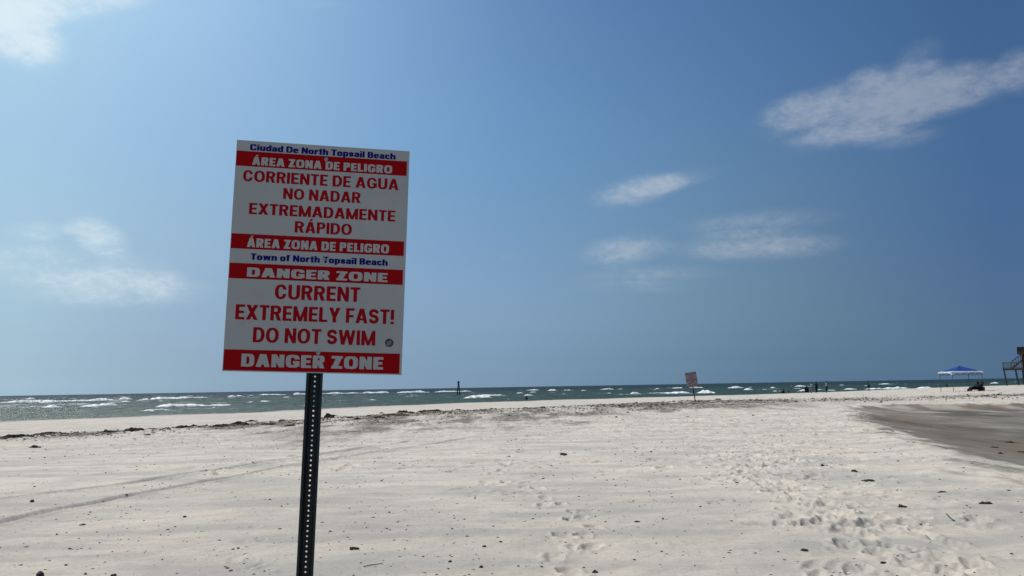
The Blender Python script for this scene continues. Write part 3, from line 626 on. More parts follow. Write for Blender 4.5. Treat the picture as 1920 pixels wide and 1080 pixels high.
# ------------------------------------------------------------------ lettering: letter shapes cut from simple outlines
def R_(X, Y, x0, y0, x1, y1): return np.minimum(np.minimum(X - x0, x1 - X), np.minimum(Y - y0, y1 - Y))
def E_(X, Y, cx, cy, rx, ry, n):
    return (1 - ((np.abs(X - cx) / rx) ** n + (np.abs(Y - cy) / ry) ** n) ** (1 / n)) * min(rx, ry)
def P_(X, Y, xb, xt, y0, y1, th): return np.minimum(th / 2 - np.abs(X - (xb + (xt - xb) * (Y - y0) / (y1 - y0))), np.minimum(Y - y0, y1 - Y))
U_ = lambda *a: np.maximum.reduce(a)
C_ = lambda a, b: np.minimum(a, -b)
def glyph(ch, X, Y, s, t, n, k):
    """field of one letter (positive inside) and its width; s stem, t bar thickness, n squareness of rounds, k width factor"""
    r = lambda *a: R_(X, Y, *a)
    p = lambda *a: P_(X, Y, *a)
    def ring(x0, y0, x1, y1, st=None, tt=None):
        st = st or s; tt = tt or t
        return C_(E_(X, Y, (x0 + x1) / 2, (y0 + y1) / 2, (x1 - x0) / 2, (y1 - y0) / 2, n), E_(X, Y, (x0 + x1) / 2, (y0 + y1) / 2, (x1 - x0) / 2 - st, (y1 - y0) / 2 - tt, n))
    def bowl(y0, y1, w, m=0.5):
        cx = w * m; ry = (y1 - y0) / 2; cy = (y0 + y1) / 2
        out = U_(r(0, y0, cx, y1), np.minimum(E_(X, Y, cx, cy, w - cx, ry, n), X - cx + 1e-3))
        inn = U_(r(s, y0 + t, cx, y1 - t), np.minimum(E_(X, Y, cx, cy, w - cx - s, ry - t, n), X - cx + 1e-3))
        return C_(out, inn)
    def ess(w, h):
        th = min(s * 0.95, t * 1.25); pts = []
        ct, cb = (h - th / 2 + h * .51) / 2, (th / 2 + h * .51) / 2
        rt, rb, rx = (h - th / 2 - h * .51) / 2, (h * .51 - th / 2) / 2, w / 2 - s * .45
        for q in range(0, 25): a = rad(25 + (270 - 25) * q / 24); pts.append((w / 2 + rx * math.cos(a), ct + rt * math.sin(a)))
        for q in range(0, 25): a = rad(90 - (90 + 155) * q / 24); pts.append((w / 2 + rx * math.cos(a), cb + rb * math.sin(a)))
        d = np.full(X.shape, 9.0)
        for (ax, ay), (bx, by) in zip(pts[:-1], pts[1:]):
            L2 = (bx - ax) ** 2 + (by - ay) ** 2 + 1e-9; q = np.clip(((X - ax) * (bx - ax) + (Y - ay) * (by - ay)) / L2, 0, 1)
            d = np.minimum(d, np.hypot(X - ax - q * (bx - ax), Y - ay - q * (by - ay)))
        return th / 2 - d
    x_ = 0.74                                                  # height of the small letters
    if ch == 'I': w = s; f = r(0, 0, w, 1)
    elif ch == 'E': w = .56 * k; f = U_(r(0, 0, s, 1), r(0, 0, w, t), r(0, 1 - t, w, 1), r(0, .5 - t / 2, w * .92, .5 + t / 2))
    elif ch == 'F': w = .53 * k; f = U_(r(0, 0, s, 1), r(0, 1 - t, w, 1), r(0, .46 - t / 2, w * .92, .46 + t / 2))
    elif ch == 'L': w = .52 * k; f = U_(r(0, 0, s, 1), r(0, 0, w, t))
    elif ch == 'T': w = .60 * k; f = U_(r(w / 2 - s / 2, 0, w / 2 + s / 2, 1), r(0, 1 - t, w, 1))
    elif ch == 'N': w = .70 * k; f = U_(r(0, 0, s, 1), r(w - s, 0, w, 1), p(w - s * .5, s * .5, 0, 1, s * 1.0))
    elif ch == 'M': w = .88 * k; f = U_(r(0, 0, s, 1), r(w - s, 0, w, 1), p(w / 2, s * .5, 0, 1, s * .9), p(w / 2, w - s * .5, 0, 1, s * .9))
    elif ch in 'AÁ':
        w = .76 * k; f = U_(p(s * .52, w / 2 - s * .12, 0, 1, s * 1.05), p(w - s * .52, w / 2 + s * .12, 0, 1, s * 1.05), r(w * .22, .2, w * .78, .2 + t * .85))
        if ch == 'Á': f = U_(f, P_(X, Y, w * .46, w * .62, 1.06, 1.27, s * .75))
    elif ch == 'V': w = .74 * k; f = U_(p(w / 2, s * .5, 0, 1, s), p(w / 2, w - s * .5, 0, 1, s))
    elif ch == 'X': w = .72 * k; f = U_(p(s * .55, w - s * .55, 0, 1, s * 1.15), p(w - s * .55, s * .55, 0, 1, s * 1.15))
    elif ch == 'Y': w = .72 * k; f = U_(r(w / 2 - s / 2, 0, w / 2 + s / 2, .48), p(w / 2, s * .55, .36, 1, s * 1.1), p(w / 2, w - s * .55, .36, 1, s * 1.1))
    elif ch == 'W': w = 1.06 * k; f = U_(p(w * .27, s * .5, 0, 1, s), p(w * .27, w * .5, 0, 1, s * .95), p(w * .73, w * .5, 0, 1, s * .95), p(w * .73, w - s * .5, 0, 1, s))
    elif ch == 'Z': w = .62 * k; f = U_(r(0, 0, w, t), r(0, 1 - t, w, 1), p(s * .6, w - s * .6, 0, 1, s * 1.2))
    elif ch == 'O': w = .78 * k; f = ring(0, 0, w, 1)
    elif ch == 'C': w = .70 * k; f = C_(ring(0, 0, w, 1), r(w * .5, .37, w + 1, .66))
    elif ch == 'G': w = .75 * k; f = U_(C_(ring(0, 0, w, 1), r(w * .5, .36, w + 1, .66)), r(w * .53, .52 - t, w, .52), r(w - s, .1, w, .52))
    elif ch == 'D': w = .70 * k; f = bowl(0, 1, w, .45)
    elif ch == 'P': w = .62 * k; f = U_(r(0, 0, s, 1), bowl(.40, 1, w))
    elif ch == 'R': w = .67 * k; f = U_(r(0, 0, s, 1), bowl(.42, 1, w * .97), p(w - s * .55, w * .55, 0, .5, s * 1.08))
    elif ch == 'B': w = .64 * k; f = U_(bowl(0, .5 + t / 2, w), bowl(.5 - t / 2, 1, w * .95))
    elif ch == 'U': w = .70 * k; f = U_(r(0, .36, s, 1), r(w - s, .36, w, 1), np.minimum(ring(0, 0, w, .74), .37 - Y))
    elif ch == 'S': w = .62 * k; f = ess(w, 1)
    elif ch == '!': w = s; f = U_(r(0, 0, s, t * 1.05), p(s / 2, s / 2, .30, 1, s))
    elif ch == 'o': w = .60 * k; f = ring(0, 0, w, x_)
    elif ch == 'c': w = .55 * k; f = C_(ring(0, 0, w, x_), r(w * .5, .28, w + 1, .48))
    elif ch == 'e': w = .58 * k; f = U_(C_(ring(0, 0, w, x_), r(w * .5, .21, w + 1, .33)), r(s * .5, .31, w - .02, .31 + t * .7))
    elif ch == 'a': w = .57 * k; f = U_(r(w - s, 0, w, x_ * .7), ring(0, 0, w, .44, s, t * .8), C_(np.minimum(ring(0, .1, w, x_), Y - .42), r(-1, .3, w * .3, .5)))
    elif ch == 'd': w = .60 * k; f = U_(ring(0, 0, w, x_), r(w - s, 0, w, 1))
    elif ch == 'p': w = .60 * k; f = U_(ring(0, 0, w, x_), r(0, -.24, s, x_))
    elif ch == 'h': w = .60 * k; f = U_(r(0, 0, s, 1), r(w - s, 0, w, .45), np.minimum(ring(0, .1, w, x_), Y - .40))
    elif ch == 'n': w = .60 * k; f = U_(r(0, 0, s, x_), r(w - s, 0, w, .45), np.minimum(ring(0, .1, w, x_), Y - .40))
    elif ch == 'u': w = .60 * k; f = U_(r(0, .3, s, x_), r(w - s, 0, w, x_), np.minimum(ring(0, 0, w, x_ - .1), .34 - Y))
    elif ch == 'r': w = .42 * k; f = U_(r(0, 0, s, x_), r(0, x_ - t * 1.3, w, x_))
    elif ch == 't': w = .40 * k; f = U_(r(w * .22, 0, w * .22 + s, .95), r(0, x_ - t * .8, w, x_), r(w * .22, 0, w, t * .8))
    elif ch == 'f': w = .40 * k; f = U_(r(w * .16, 0, w * .16 + s, 1), r(0, x_ - t * .8, w, x_), r(w * .16, 1 - t * .8, w, 1))
    elif ch == 'i': w = s; f = U_(r(0, 0, s, x_), r(0, .83, s, 1))
    elif ch == 'l': w = s; f = r(0, 0, s, 1)
    elif ch == 's': w = .54 * k; f = ess(w, x_)
    elif ch == 'w': w = .86 * k; f = U_(P_(X, Y, w * .27, s * .5, 0, x_, s * .95), P_(X, Y, w * .27, w * .5, 0, x_, s * .9), P_(X, Y, w * .73, w * .5, 0, x_, s * .9), P_(X, Y, w * .73, w - s * .5, 0, x_, s * .95))
    else: w = .28 * k; f = None
    return f, w
STYLES = {'gothic': (.215, .165, 2.3, 1.0, .085), 'block': (.235, .20, 3.4, .88, .085), 'heavy': (.225, .20, 3.4, .92, .05), 'fat': (.27, .205, 3.4, 1.0, .085)}
_gc = {}
def glyph_poly(ch, style):
    if (ch, style) in _gc: return _gc[(ch, style)]
    s, t, n, k, sp = STYLES[style]
    h = 1 / 44
    gx = np.arange(-2, 54) * h; gy = np.arange(-12, 58) * h
    X, Y = np.meshgrid(gx, gy)
    F, wd = glyph(ch, X, Y, s, t, n, k)
    polys = []
    if F is not None:
        ins = F > 0
        for j in range(len(gy) - 1):
            run = None
            for i in range(len(gx) - 1):
                q = [(i, j), (i + 1, j), (i + 1, j + 1), (i, j + 1)]
                st = [ins[b, a] for a, b in q]
                if all(st):
                    if run is None: run = i
                    continue
                if run is not None:
                    polys.append([(gx[run], gy[j]), (gx[i], gy[j]), (gx[i], gy[j + 1]), (gx[run], gy[j + 1])]); run = None
                if any(st):
                    pl = []
                    for e in range(4):
                        (a, b), (c, d) = q[e], q[(e + 1) % 4]
                        fa, fb = F[b, a], F[d, c]
                        if fa > 0: pl.append((gx[a], gy[b]))
                        if (fa > 0) != (fb > 0):
                            u = fa / (fa - fb); pl.append((gx[a] + u * (gx[c] - gx[a]), gy[b] + u * (gy[d] - gy[b])))
                    if len(pl) >= 3: polys.append(pl)
            if run is not None: polys.append([(gx[run], gy[j]), (gx[-1], gy[j]), (gx[-1], gy[j + 1]), (gx[run], gy[j + 1])])
    _gc[(ch, style)] = (polys, wd)
    return _gc[(ch, style)]
def lettering_mesh(text, style, x0, x1, z0, z1, y):
    """flat letters between x0..x1, baseline z0, capital height up to z1, facing -Y"""
    sp = STYLES[style][4]; cur = 0; items = []
    for ch in text:
        pl, wd = glyph_poly(ch, style); items.append((pl, cur)); cur += wd + (sp if ch != ' ' else 0)
    tot_ = cur - sp; sx = (x1 - x0) / tot_; sz = z1 - z0
    v, f = [], []
    for pl, c in items:
        for q in pl:
            b = len(v); v += [(x0 + (c + a) * sx, y, z0 + b_ * sz) for a, b_ in q]; f.append(tuple(range(b, b + len(q))))
    me = bpy.data.meshes.new('lettering'); me.from_pydata(v, [], f); me.update()
    return me

# ------------------------------------------------------------------ the danger sign
WHITE = mat('sign_white', (0.365, 0.372, 0.362), 0.6, 0.12, 0.05, 5.0, dirt=((0.27, 0.26, 0.24), 7.0, 0.52, 0.85, 0.35))
RED = mat('sign_red', (0.285, 0.002, 0.004), 0.65, 0.06, 0.08, 9.0)
REDTXT = mat('sign_red_lettering', (0.29, 0.003, 0.008), 0.65, 0.06, 0.06, 9.0)
BLUE = mat('sign_blue_lettering', (0.004, 0.006, 0.13), 0.65, 0.06, 0.06, 9.0)
POST = mat('post_enamel', (0.014, 0.021, 0.024), 0.55, 0.25, 0.25, 14.0, bump=0.15, bscale=120)
ZINC = mat('zinc_bolt', (0.36, 0.35, 0.33), 0.4, 0.5, 0.2, 60.0, metallic=0.8)
STICK = mat('sticker_dark', (0.035, 0.034, 0.030), 0.5, 0.4, 0.5, 90.0)
PALE = mat('sticker_pale', (0.22, 0.21, 0.18), 0.5, 0.4, 0.2, 60.0)
PW, PH = 0.914, 1.226
LINES = [  # text, style, u0, u1, v top of capitals, v base line, ink
    ('Ciudad De North Topsail Beach', 'heavy', .076, .917, .0150, .0430, BLUE),
    ('CORRIENTE DE AGUA', 'gothic', .047, .941, .132, .182, REDTXT),
    ('NO NADAR', 'gothic', .278, .722, .202, .251, REDTXT),
    ('EXTREMADAMENTE', 'gothic', .092, .929, .276, .325, REDTXT),
    ('RÁPIDO', 'gothic', .353, .679, .346, .396, REDTXT),
    ('Town of North Topsail Beach', 'heavy', .117, .895, .496, .524, BLUE),
    ('CURRENT', 'gothic', .262, .744, .625, .689, REDTXT),
    ('EXTREMELY FAST!', 'gothic', .052, .944, .717, .781, REDTXT),
    ('DO NOT SWIM', 'gothic', .155, .841, .812, .876, REDTXT)]
BANDS = [(.048, .1145, 'ÁREA ZONA DE PELIGRO', 'block', .093, .900, .0715, .1075), (.4125, .4775, 'ÁREA ZONA DE PELIGRO', 'block', .092, .900, .4300, .4690),
         (.540, .606, 'DANGER ZONE', 'fat', .102, .898, .5570, .5970), (.9085, .9955, 'DANGER ZONE', 'fat', .100, .892, .9250, .9790)]
def make_sign(hb, post_shift):
    root = empty('danger_sign')
    top = hb + PH
    X_ = lambda u: (u - 0.5) * PW
    Z_ = lambda v: top - v * PH
    m_ = MB(); m_.box(-PW / 2, -0.0016, hb, PW / 2, 0.0016, top)
    panel = m_.build('sign_panel', WHITE, root, bevel=0.0006)
    for text, st, u0, u1, v0, v1, ink in LINES:
        link('lettering', lettering_mesh(text, st, X_(u0), X_(u1), Z_(v1), Z_(v0), -0.0024), ink, panel)
    for v0, v1, text, st, u0, u1, a, b in BANDS:
        m_ = MB(); m_.box(X_(.0035), -0.0024, Z_(v1), X_(.9865), -0.0010, Z_(v0))
        bd_ = m_.build('red_band', RED, root)
        link('lettering', lettering_mesh(text, st, X_(u0), X_(u1), Z_(b), Z_(a), -0.0032), WHITE, bd_)
    # round sticker
    m_ = MB(); cx, cz = X_(.922), Z_(.862); r0 = 0.0225
    m_.tube([(cx, -0.0010, cz), (cx, -0.0026, cz)], r0, 28)
    stk = m_.build('sticker', STICK, panel)
    m_ = MB()
    for (ax, az, bx, bz, wd) in ((-.010, .010, -.002, -.012, .006), (.003, .012, .011, -.002, .007), (-.014, -.006, -.006, -.013, .004), (-.002, .002, .008, -.013, .004)):
        m_.beam((cx + ax, -0.0030, cz + az), (cx + bx, -0.0030, cz + bz), wd, 0.0006, up=(0, 1, 0))
    for q in m_.v: pass
    m_.build('emblem', PALE, panel)
    # bolts through panel into the post
    for u, v in ((.512, .062), (.527, .508), (.522, .9135)):
        m_ = MB(); bx, bz = X_(u), Z_(v)
        m_.tube([(bx, -0.0012, bz), (bx, -0.0040, bz)], 0.0105, 18)
        m_.tube([(bx, -0.0040, bz), (bx, -0.0095, bz)], 0.0066, 6)
        m_.build('bolt', ZINC, panel)
    # U-channel post: lips towards the viewer, a recessed web punched every inch
    v, f = [], []
    W2, F2, D, T = 0.0425, 0.0215, 0.036, 0.0032
    zb, zt = -0.28, top - 0.03
    def strip(pts_):
        n_ = len(pts_); b = len(v)
        for z in (zb, zt): v.extend([(x + post_shift, y, z) for x, y in pts_])
        for i in range(n_ - 1): f.append((b + i, b + i + 1, b + n_ + i + 1, b + n_ + i))
    y0 = 0.0030
    half = lambda sg: [(sg * F2, y0 + D), (sg * (F2 + 0.003), y0 + D - 0.004), (sg * (F2 + 0.0065), y0 + 0.006), (sg * (F2 + 0.009), y0), (sg * W2, y0), (sg * W2, y0 + T), (sg * (F2 + 0.0105), y0 + T), (sg * (F2 + 0.0095), y0 + 0.008), (sg * (F2 + 0.006), y0 + D - 0.002), (sg * (F2 + 0.002), y0 + D + T), (sg * F2, y0 + D + T)]
    strip(half(-1)); strip(half(1))
    pitch = 0.0254; nz_ = int((zt - zb) / pitch); rh = 0.0049
    for i in range(nz_):
        z0 = zb + (zt - zb) * i / nz_; z1 = zb + (zt - zb) * (i + 1) / nz_; zc = (z0 + z1) / 2
        sq = [(F2, zc), (F2, z1), (0, z1), (-F2, z1), (-F2, zc), (-F2, z0), (0, z0), (F2, z0)]
        for yy in (y0 + D, y0 + D + T):
            b = len(v)
            v.extend([(x + post_shift, yy, z) for x, z in sq])
            v.extend([(rh * math.cos(k * math.pi / 4) + post_shift, yy, zc + rh * math.sin(k * math.pi / 4)) for k in range(8)])
            for k in range(8): k2 = (k + 1) % 8; f.append((b + k, b + k2, b + 8 + k2, b + 8 + k))
        for k in range(8): k2 = (k + 1) % 8; f.append((b - 16 + 8 + k, b - 16 + 8 + k2, b + 8 + k2, b + 8 + k))
    me = bpy.data.meshes.new('sign_post'); me.from_pydata(v, [], f); me.update()
    link('sign_post', me, POST, root)
    return root
def copy_tree(o, parent=None):
    c = o.copy(); COL.objects.link(c)
    if parent is not None:
        c.parent = parent; c.matrix_parent_inverse = o.matrix_parent_inverse.copy()
    for ch in o.children: copy_tree(ch, c)
    return c
# pose of the near sign
P_BOT = Vector((-1.04663539, 4.22634589, 1.64025152)); YAW, PIT, ROL = 0.16845318, 0.00545824, 0.03686923
SR = Matrix.Rotation(YAW, 4, 'Z') @ Matrix.Rotation(PIT, 4, 'X') @ Matrix.Rotation(ROL, 4, 'Y')
up_ = SR @ Vector((0, 0, 1))
HB = (P_BOT.z + 0.0) / up_.z
sign = make_sign(HB, 0.0065)
base = P_BOT - up_ * HB
sign.matrix_world = Matrix.Translation(base) @ SR
tag(sign, 'large white danger zone sign with red bands on a dark punched post nearest the viewer', 'sign', 'danger zone signs on the beach')
far = copy_tree(sign)
fp = on_ground(1305, 753)
fp.z -= 0.46
far.matrix_world = Matrix.Translation(fp) @ Matrix.Rotation(rad(-12), 4, 'Z') @ Matrix.Rotation(rad(-7.0), 4, 'Y') @ Matrix.Scale(1.0, 4)
tag(far, 'small distant leaning danger sign of red and white bands near the waterline', 'sign', 'danger zone signs on the beach')

# ------------------------------------------------------------------ wrack, shells and other litter
SEAWEED = mat('dry_seaweed', (0.042, 0.033, 0.024), 0.9, 0.2, 0.5, 30.0, bump=0.6, bscale=90)
BROWNW = mat('brown_seaweed', (0.075, 0.055, 0.036), 0.9, 0.2, 0.5, 30.0, bump=0.6, bscale=90)
WOODD = mat('dark_driftwood', (0.055, 0.045, 0.035), 0.85, 0.25, 0.4, 40.0, bump=0.6, bscale=120)
LITTER = mat('weed_litter', (0.085, 0.070, 0.052), 0.9, 0.2, 0.7, 3.0)
STONE = mat('dark_shell', (0.040, 0.034, 0.029), 0.7, 0.3, 0.5, 60.0)
SHELLW = mat('pale_shell', (0.60, 0.57, 0.51), 0.6, 0.35, 0.15, 60.0)
def clump_mesh(wd, hh, dp, seed, strands=60):
    r = random.Random(seed); m_ = MB()
    n, k = 22, 8
    vs, fs = [], []
    for j in range(k + 1):
        q = j / k
        for i in range(n):
            a = 2 * math.pi * i / n
            nz = 1 + 0.38 * float(vnoise(math.cos(a) * 1.7 + seed, math.sin(a) * 1.7 + q, 81)) + 0.16 * r.uniform(-1, 1)
            rad_ = (1 - q) ** 0.75 * nz
            lump = 1 + 0.55 * float(vnoise(math.cos(a) * 2.4 * (1 - q) + seed * 3, math.sin(a) * 2.4 * (1 - q), 82)) + 0.25 * r.uniform(-1, 1)
            ex = wd * 0.16 * (q ** 1.5) * math.sin(seed * 1.7)
            vs.append((wd / 2 * rad_ * math.cos(a) + ex, dp / 2 * rad_ * math.sin(a), -0.15 * hh + hh * 1.15 * (q ** 0.42) * max(0.12, lump)))
    for j in range(k):
        for i in range(n):
            i2 = (i + 1) % n; fs.append((j * n + i, j * n + i2, (j + 1) * n + i2, (j + 1) * n + i))
    m_.add(vs, fs)
    for s_ in range(strands):
        a = r.uniform(0, 2 * math.pi); q = r.uniform(0.2, 1.15)
        x, y = wd / 2 * q * math.cos(a), dp / 2 * q * math.sin(a)
        z = hh * max(0.02, 0.85 * (1 - q)) * r.uniform(0.4, 1.0)
        L = (wd + dp) * 0.5 * r.uniform(0.10, 0.34); b = r.uniform(0, 2 * math.pi)
        pts = [Vector((x, y, z))]
        for t in range(4):
            b += r.uniform(-0.7, 0.7)
            pts.append(pts[-1] + Vector((math.cos(b) * L / 4, math.sin(b) * L / 4, r.uniform(-0.5, 0.42) * hh * 0.45)))
            pts[-1].z = max(pts[-1].z, 0.004)
        wt = max(0.0035, hh * r.uniform(0.02, 0.06))
        b0 = len(m_.v)
        for t, p_ in enumerate(pts):
            ww = wt * (1 - 0.6 * t / 4)
            m_.v += [(p_.x - ww * math.sin(b), p_.y + ww * math.cos(b), p_.z), (p_.x + ww * math.sin(b), p_.y - ww * math.cos(b), p_.z + ww * .4)]
        for t in range(4): m_.f.append((b0 + 2 * t, b0 + 2 * t + 1, b0 + 2 * t + 3, b0 + 2 * t + 2))
    me = bpy.data.meshes.new('seaweed_clump'); me.from_pydata(m_.v, [], m_.f); me.update()
    return me
def clump(px, py, wpx, hpx, label=None, m_=None, deep=None, strands=60):
    p = on_ground(px, py); k = px_m(p)
    me = clump_mesh(wpx * k, max(0.012, hpx * k * (0.8 if p.y > 22 else 0.5)), (deep or min(1.0, 0.55)) * wpx * k, int(px * 7 + py), strands)
    o = link('seaweed_clump', me, m_ or SEAWEED); o.location = p
    o.rotation_euler[2] = -math.atan2(p.x, p.y)
    return tag(o, label or 'small dark heap of dried seaweed in the long wrack line before the sea', 'seaweed', 'dark seaweed along the wrack line')
WR = [
    (30, 821, 46, 7, 'long flat black seaweed heap at the far left end of the wrack line'),
    (97, 814, 42, 4, 'thin black strip of seaweed second from the left end of the wrack line'),
    (250, 809, 36, 7, 'peaked dark seaweed mound, tallest in the wrack line left of the big sign post'),
    (205, 811, 26, 4, None), (340, 804, 30, 5, None), (364, 800, 12, 4, None), (415, 801, 27, 5, None), (450, 797, 36, 6, None), (470, 792, 18, 3, None), (275, 817, 12, 3, None), (65, 841, 17, 4, None), (505, 797, 26, 3.5, None), (530, 790, 14, 3, None), (545, 800, 22, 3, None),
    (616, 784, 18, 8, 'brown-black seaweed tuft just right of the big sign post'),
    (628, 781, 16, 3, None), (657, 785, 17, 3, None), (672, 787, 14, 4, None), (691, 781, 14, 3, None), (711, 785, 20, 3, None), (716, 775, 8, 3, None),
    (740, 780, 40, 5, None), (755, 774, 24, 6, 'dark double-humped seaweed heap halfway between big sign post and channel marker'), (771, 775, 12, 3, None),
    (807, 772, 42, 5, 'widest dark seaweed bank right of the big sign, below the channel marker'), (862, 769, 18, 3, None), (1120, 764, 11, 3, None), (1346, 750, 13, 3, None), (1413, 780, 5, 3, None), (1492, 754, 8, 2.5, None), (985, 766, 14, 2.5, None), (1018, 765, 10, 2.5, None), (905, 770, 10, 2.5, None), (1160, 762, 8, 2.5, None),
    (1875, 851, 10, 4, 'small black clump alone on the wet grey sand left of a larger one'), (1915, 848, 18, 4, 'black clump on the wet grey sand at the right border of the view'), (1892, 830, 12, 3, None), (1863, 839, 12, 3, None), (1851, 744, 13, 2.5, None), (1873, 741, 10, 2, None), (1652, 755, 6, 2.5, None),
]
for px, py, wp, hp, lb in WR:
    hp *= 0.85
    if lb is None and px > 1600: lb = 'small dark scrap of seaweed on the sand near the wet basin'
    o = clump(px, py, wp, hp, lb, BROWNW if px in (616, 628, 740) else SEAWEED)
    if px > 1600: o['group'] = 'dark seaweed on and by the wet sand'
# nearer pieces, each one to be seen
clump(1692, 950, 15, 9, 'pointed dark seaweed tangle with a stringy tail among the right footprints', None, 0.8, 26)['group'] = 'nearer seaweed pieces'
clump(1849, 945, 17, 7, 'ragged dark seaweed tuft on dry sand towards the lower right corner', None, 0.8, 30)['group'] = 'nearer seaweed pieces'
clump(1768, 923, 14, 6, 'small arched seaweed scrap above the hooked twig', None, 0.8, 24)['group'] = 'nearer seaweed pieces'
clump(1603, 886, 10, 6, 'dark leafy seaweed bit behind the footprints, close to the wet sand', None, 0.8, 30)['group'] = 'nearer seaweed pieces'
clump(1542, 874, 7, 8, 'upright dark crumb of seaweed left of the leafy bit', None, 0.8, 14)['group'] = 'nearer seaweed pieces'
clump(1057, 853, 16, 6, 'lone dark seaweed lump with a pale ridge in the middle of the beach', None, 0.8, 10)['group'] = 'nearer seaweed pieces'
clump(1628, 905, 20, 4, 'flat dark strip of seaweed on the right path', None, 0.5, 18)['group'] = 'nearer seaweed pieces'
clump(1509, 1034, 13, 5, 'flat black seaweed flake left of the lowest right footprints', None, 0.7, 8)['group'] = 'nearer seaweed pieces'
clump(1658, 1056, 9, 5, 'tiny black triangular seaweed bit between two deep footprints', None, 0.8, 4)['group'] = 'nearer seaweed pieces'
clump(1195, 978, 12, 4, 'crumbly cluster of seaweed bits right of the middle footprints', None, 0.8, 12)['group'] = 'nearer seaweed pieces'
clump(1116, 1073, 12, 6, 'dark split seaweed bit at the bottom right of the middle footprints', None, 0.8, 6)['group'] = 'nearer seaweed pieces'

def lump_mesh(a, b, c, seed, n=9):
    r = random.Random(seed); bm_ = bmesh.new(); bmesh.ops.create_icosphere(bm_, subdivisions=2, radius=1)
    for v in bm_.verts:
        q = 1 + 0.28 * float(vnoise(v.co.x * 1.6 + seed, v.co.y * 1.6 + v.co.z, 91)) + 0.06 * r.uniform(-1, 1)
        v.co = Vector((v.co.x * a * q, v.co.y * b * q, v.co.z * c * q))
    me = bpy.data.meshes.new('lump'); bm_.to_mesh(me); bm_.free(); me.update(); return me
def lump(name, px, py, a, b, c, rz, m_, label, cat):
    p = on_ground(px, py); o = link(name, lump_mesh(a, b, c, px), m_, smooth=True); o.location = p + Vector((0, 0, c * 0.35)); o.rotation_euler[2] = rz
    return tag(o, label, cat)
def stick(px, py, pts, r0, label):
    p = on_ground(px, py); m_ = MB(); m_.tube(pts, [r0 * (1 - 0.4 * i / (len(pts) - 1)) for i in range(len(pts))], 8)
    o = m_.build('driftwood_stick', WOODD, smooth=True); o.location = p; return tag(o, label, 'driftwood')
stick(665, 1033, [(-0.045, 0.01, 0.012), (-0.01, 0.0, 0.017), (0.045, -0.015, 0.013)], 0.017, 'short thick dark chunk of driftwood on sand right of the big post')
stick(700, 1066, [(-0.075, -0.06, 0.008), (-0.02, -0.01, 0.010), (0.03, 0.02, 0.009), (0.075, 0.07, 0.008)], 0.0045, 'thin broken twig lying slantwise below the driftwood chunk')
stick(1781, 974, [(0.02, -0.06, 0.008), (0.018, 0.0, 0.02), (0.0, 0.03, 0.05), (-0.018, 0.04, 0.075)], 0.0075, 'hooked dark twig sticking up near the lower right footprints')
lump('dark_pebble', 75, 1079, .034, .03, .028, 0.2, STONE, 'round dark pebble cut by the bottom border, left of the post', 'pebble')
lump('dark_pebble', 213, 1077, .026, .02, .014, 0.2, STONE, 'flat dark pebble at the bottom border between the round one and the post', 'pebble')
lump('dark_pebble', 844, 1058, .020, .015, .012, 0.5, STONE, 'small dark pebble at lower centre, larger of the neighbouring specks', 'pebble')
lump('dark_pebble', 902, 1067, .017, .014, .012, 0.1, STONE, 'small dark pebble near the bottom, right of the centre pebble', 'pebble')
lump('dark_pebble', 939, 1020, .018, .014, .010, 0.1, STONE, 'dark pebble with a pale side left of the middle footprints', 'pebble')
lump('dark_pebble', 60, 943, .030, .025, .028, 0.1, STONE, 'grey upright pebble beside the nearer tyre track', 'pebble')
lump('dark_pebble', 346, 973, .024, .020, .015, 0.1, STONE, 'dark pebble left of the post, a step nearer than the tyre tracks', 'pebble')
lump('pale_shell', 155, 987, .04, .03, .014, 0.1, STONE, 'greyish flat shell on sand below the tyre tracks', 'shell')
lump('pale_shell', 1557, 1078, .018, .015, .010, 0.1, SHELLW, 'bright white shell at the bottom border left of deep footprints', 'shell')
lump('pale_shell', 260, 958, .030, .022, .012, 0.1, SHELLW, 'white shell fragment below the tyre tracks left of the post', 'shell')
lump('pale_shell', 983, 974, .022, .018, .008, 0.1, SHELLW, 'small white shell left of the middle footprints', 'shell')

def scatter(name, n, sizes, place, m_, label, cat, seed, flat=0.45):
    r = np.random.default_rng(seed)
    xs, ys = place(n, r)
    zs = ground(xs, ys, True)[0]
    base = [(math.cos(k * math.pi / 3), math.sin(k * math.pi / 3), 0.0) for k in range(6)] + [(0.5 * math.cos(k * math.pi / 1.5 + .4), 0.5 * math.sin(k * math.pi / 1.5 + .4), 1.0) for k in range(3)]
    faces = [(0, 1, 6), (1, 2, 7, 6), (2, 3, 7), (3, 4, 8, 7), (4, 5, 8), (5, 0, 6, 8), (6, 7, 8)]
    B = np.array(base); v, f = [], []
    for x, y, z in zip(xs, ys, zs):
        d = math.hypot(x, y)
        s = math.exp(min(0.85, r.normal(0, 0.45))) * sizes * (0.72 + d / 24.0)
        a = r.uniform(0, 6.28); el = r.uniform(0.4, 1.0)
        q = B * [s, s * el, s * flat * r.uniform(0.4, 1.3)] * r.uniform(0.7, 1.3, (9, 1))
        c_, s_ = math.cos(a), math.sin(a)
        q = np.stack([q[:, 0] * c_ - q[:, 1] * s_ + x, q[:, 0] * s_ + q[:, 1] * c_ + y, q[:, 2] + z - 0.002], 1)
        b = len(v); v += q.tolist(); f += [tuple(i + b for i in g_) for g_ in faces]
    me = bpy.data.meshes.new(name); me.from_pydata(v, [], f); me.update()
    o = link(name, me, m_); return tag(o, label, cat, kind='stuff')
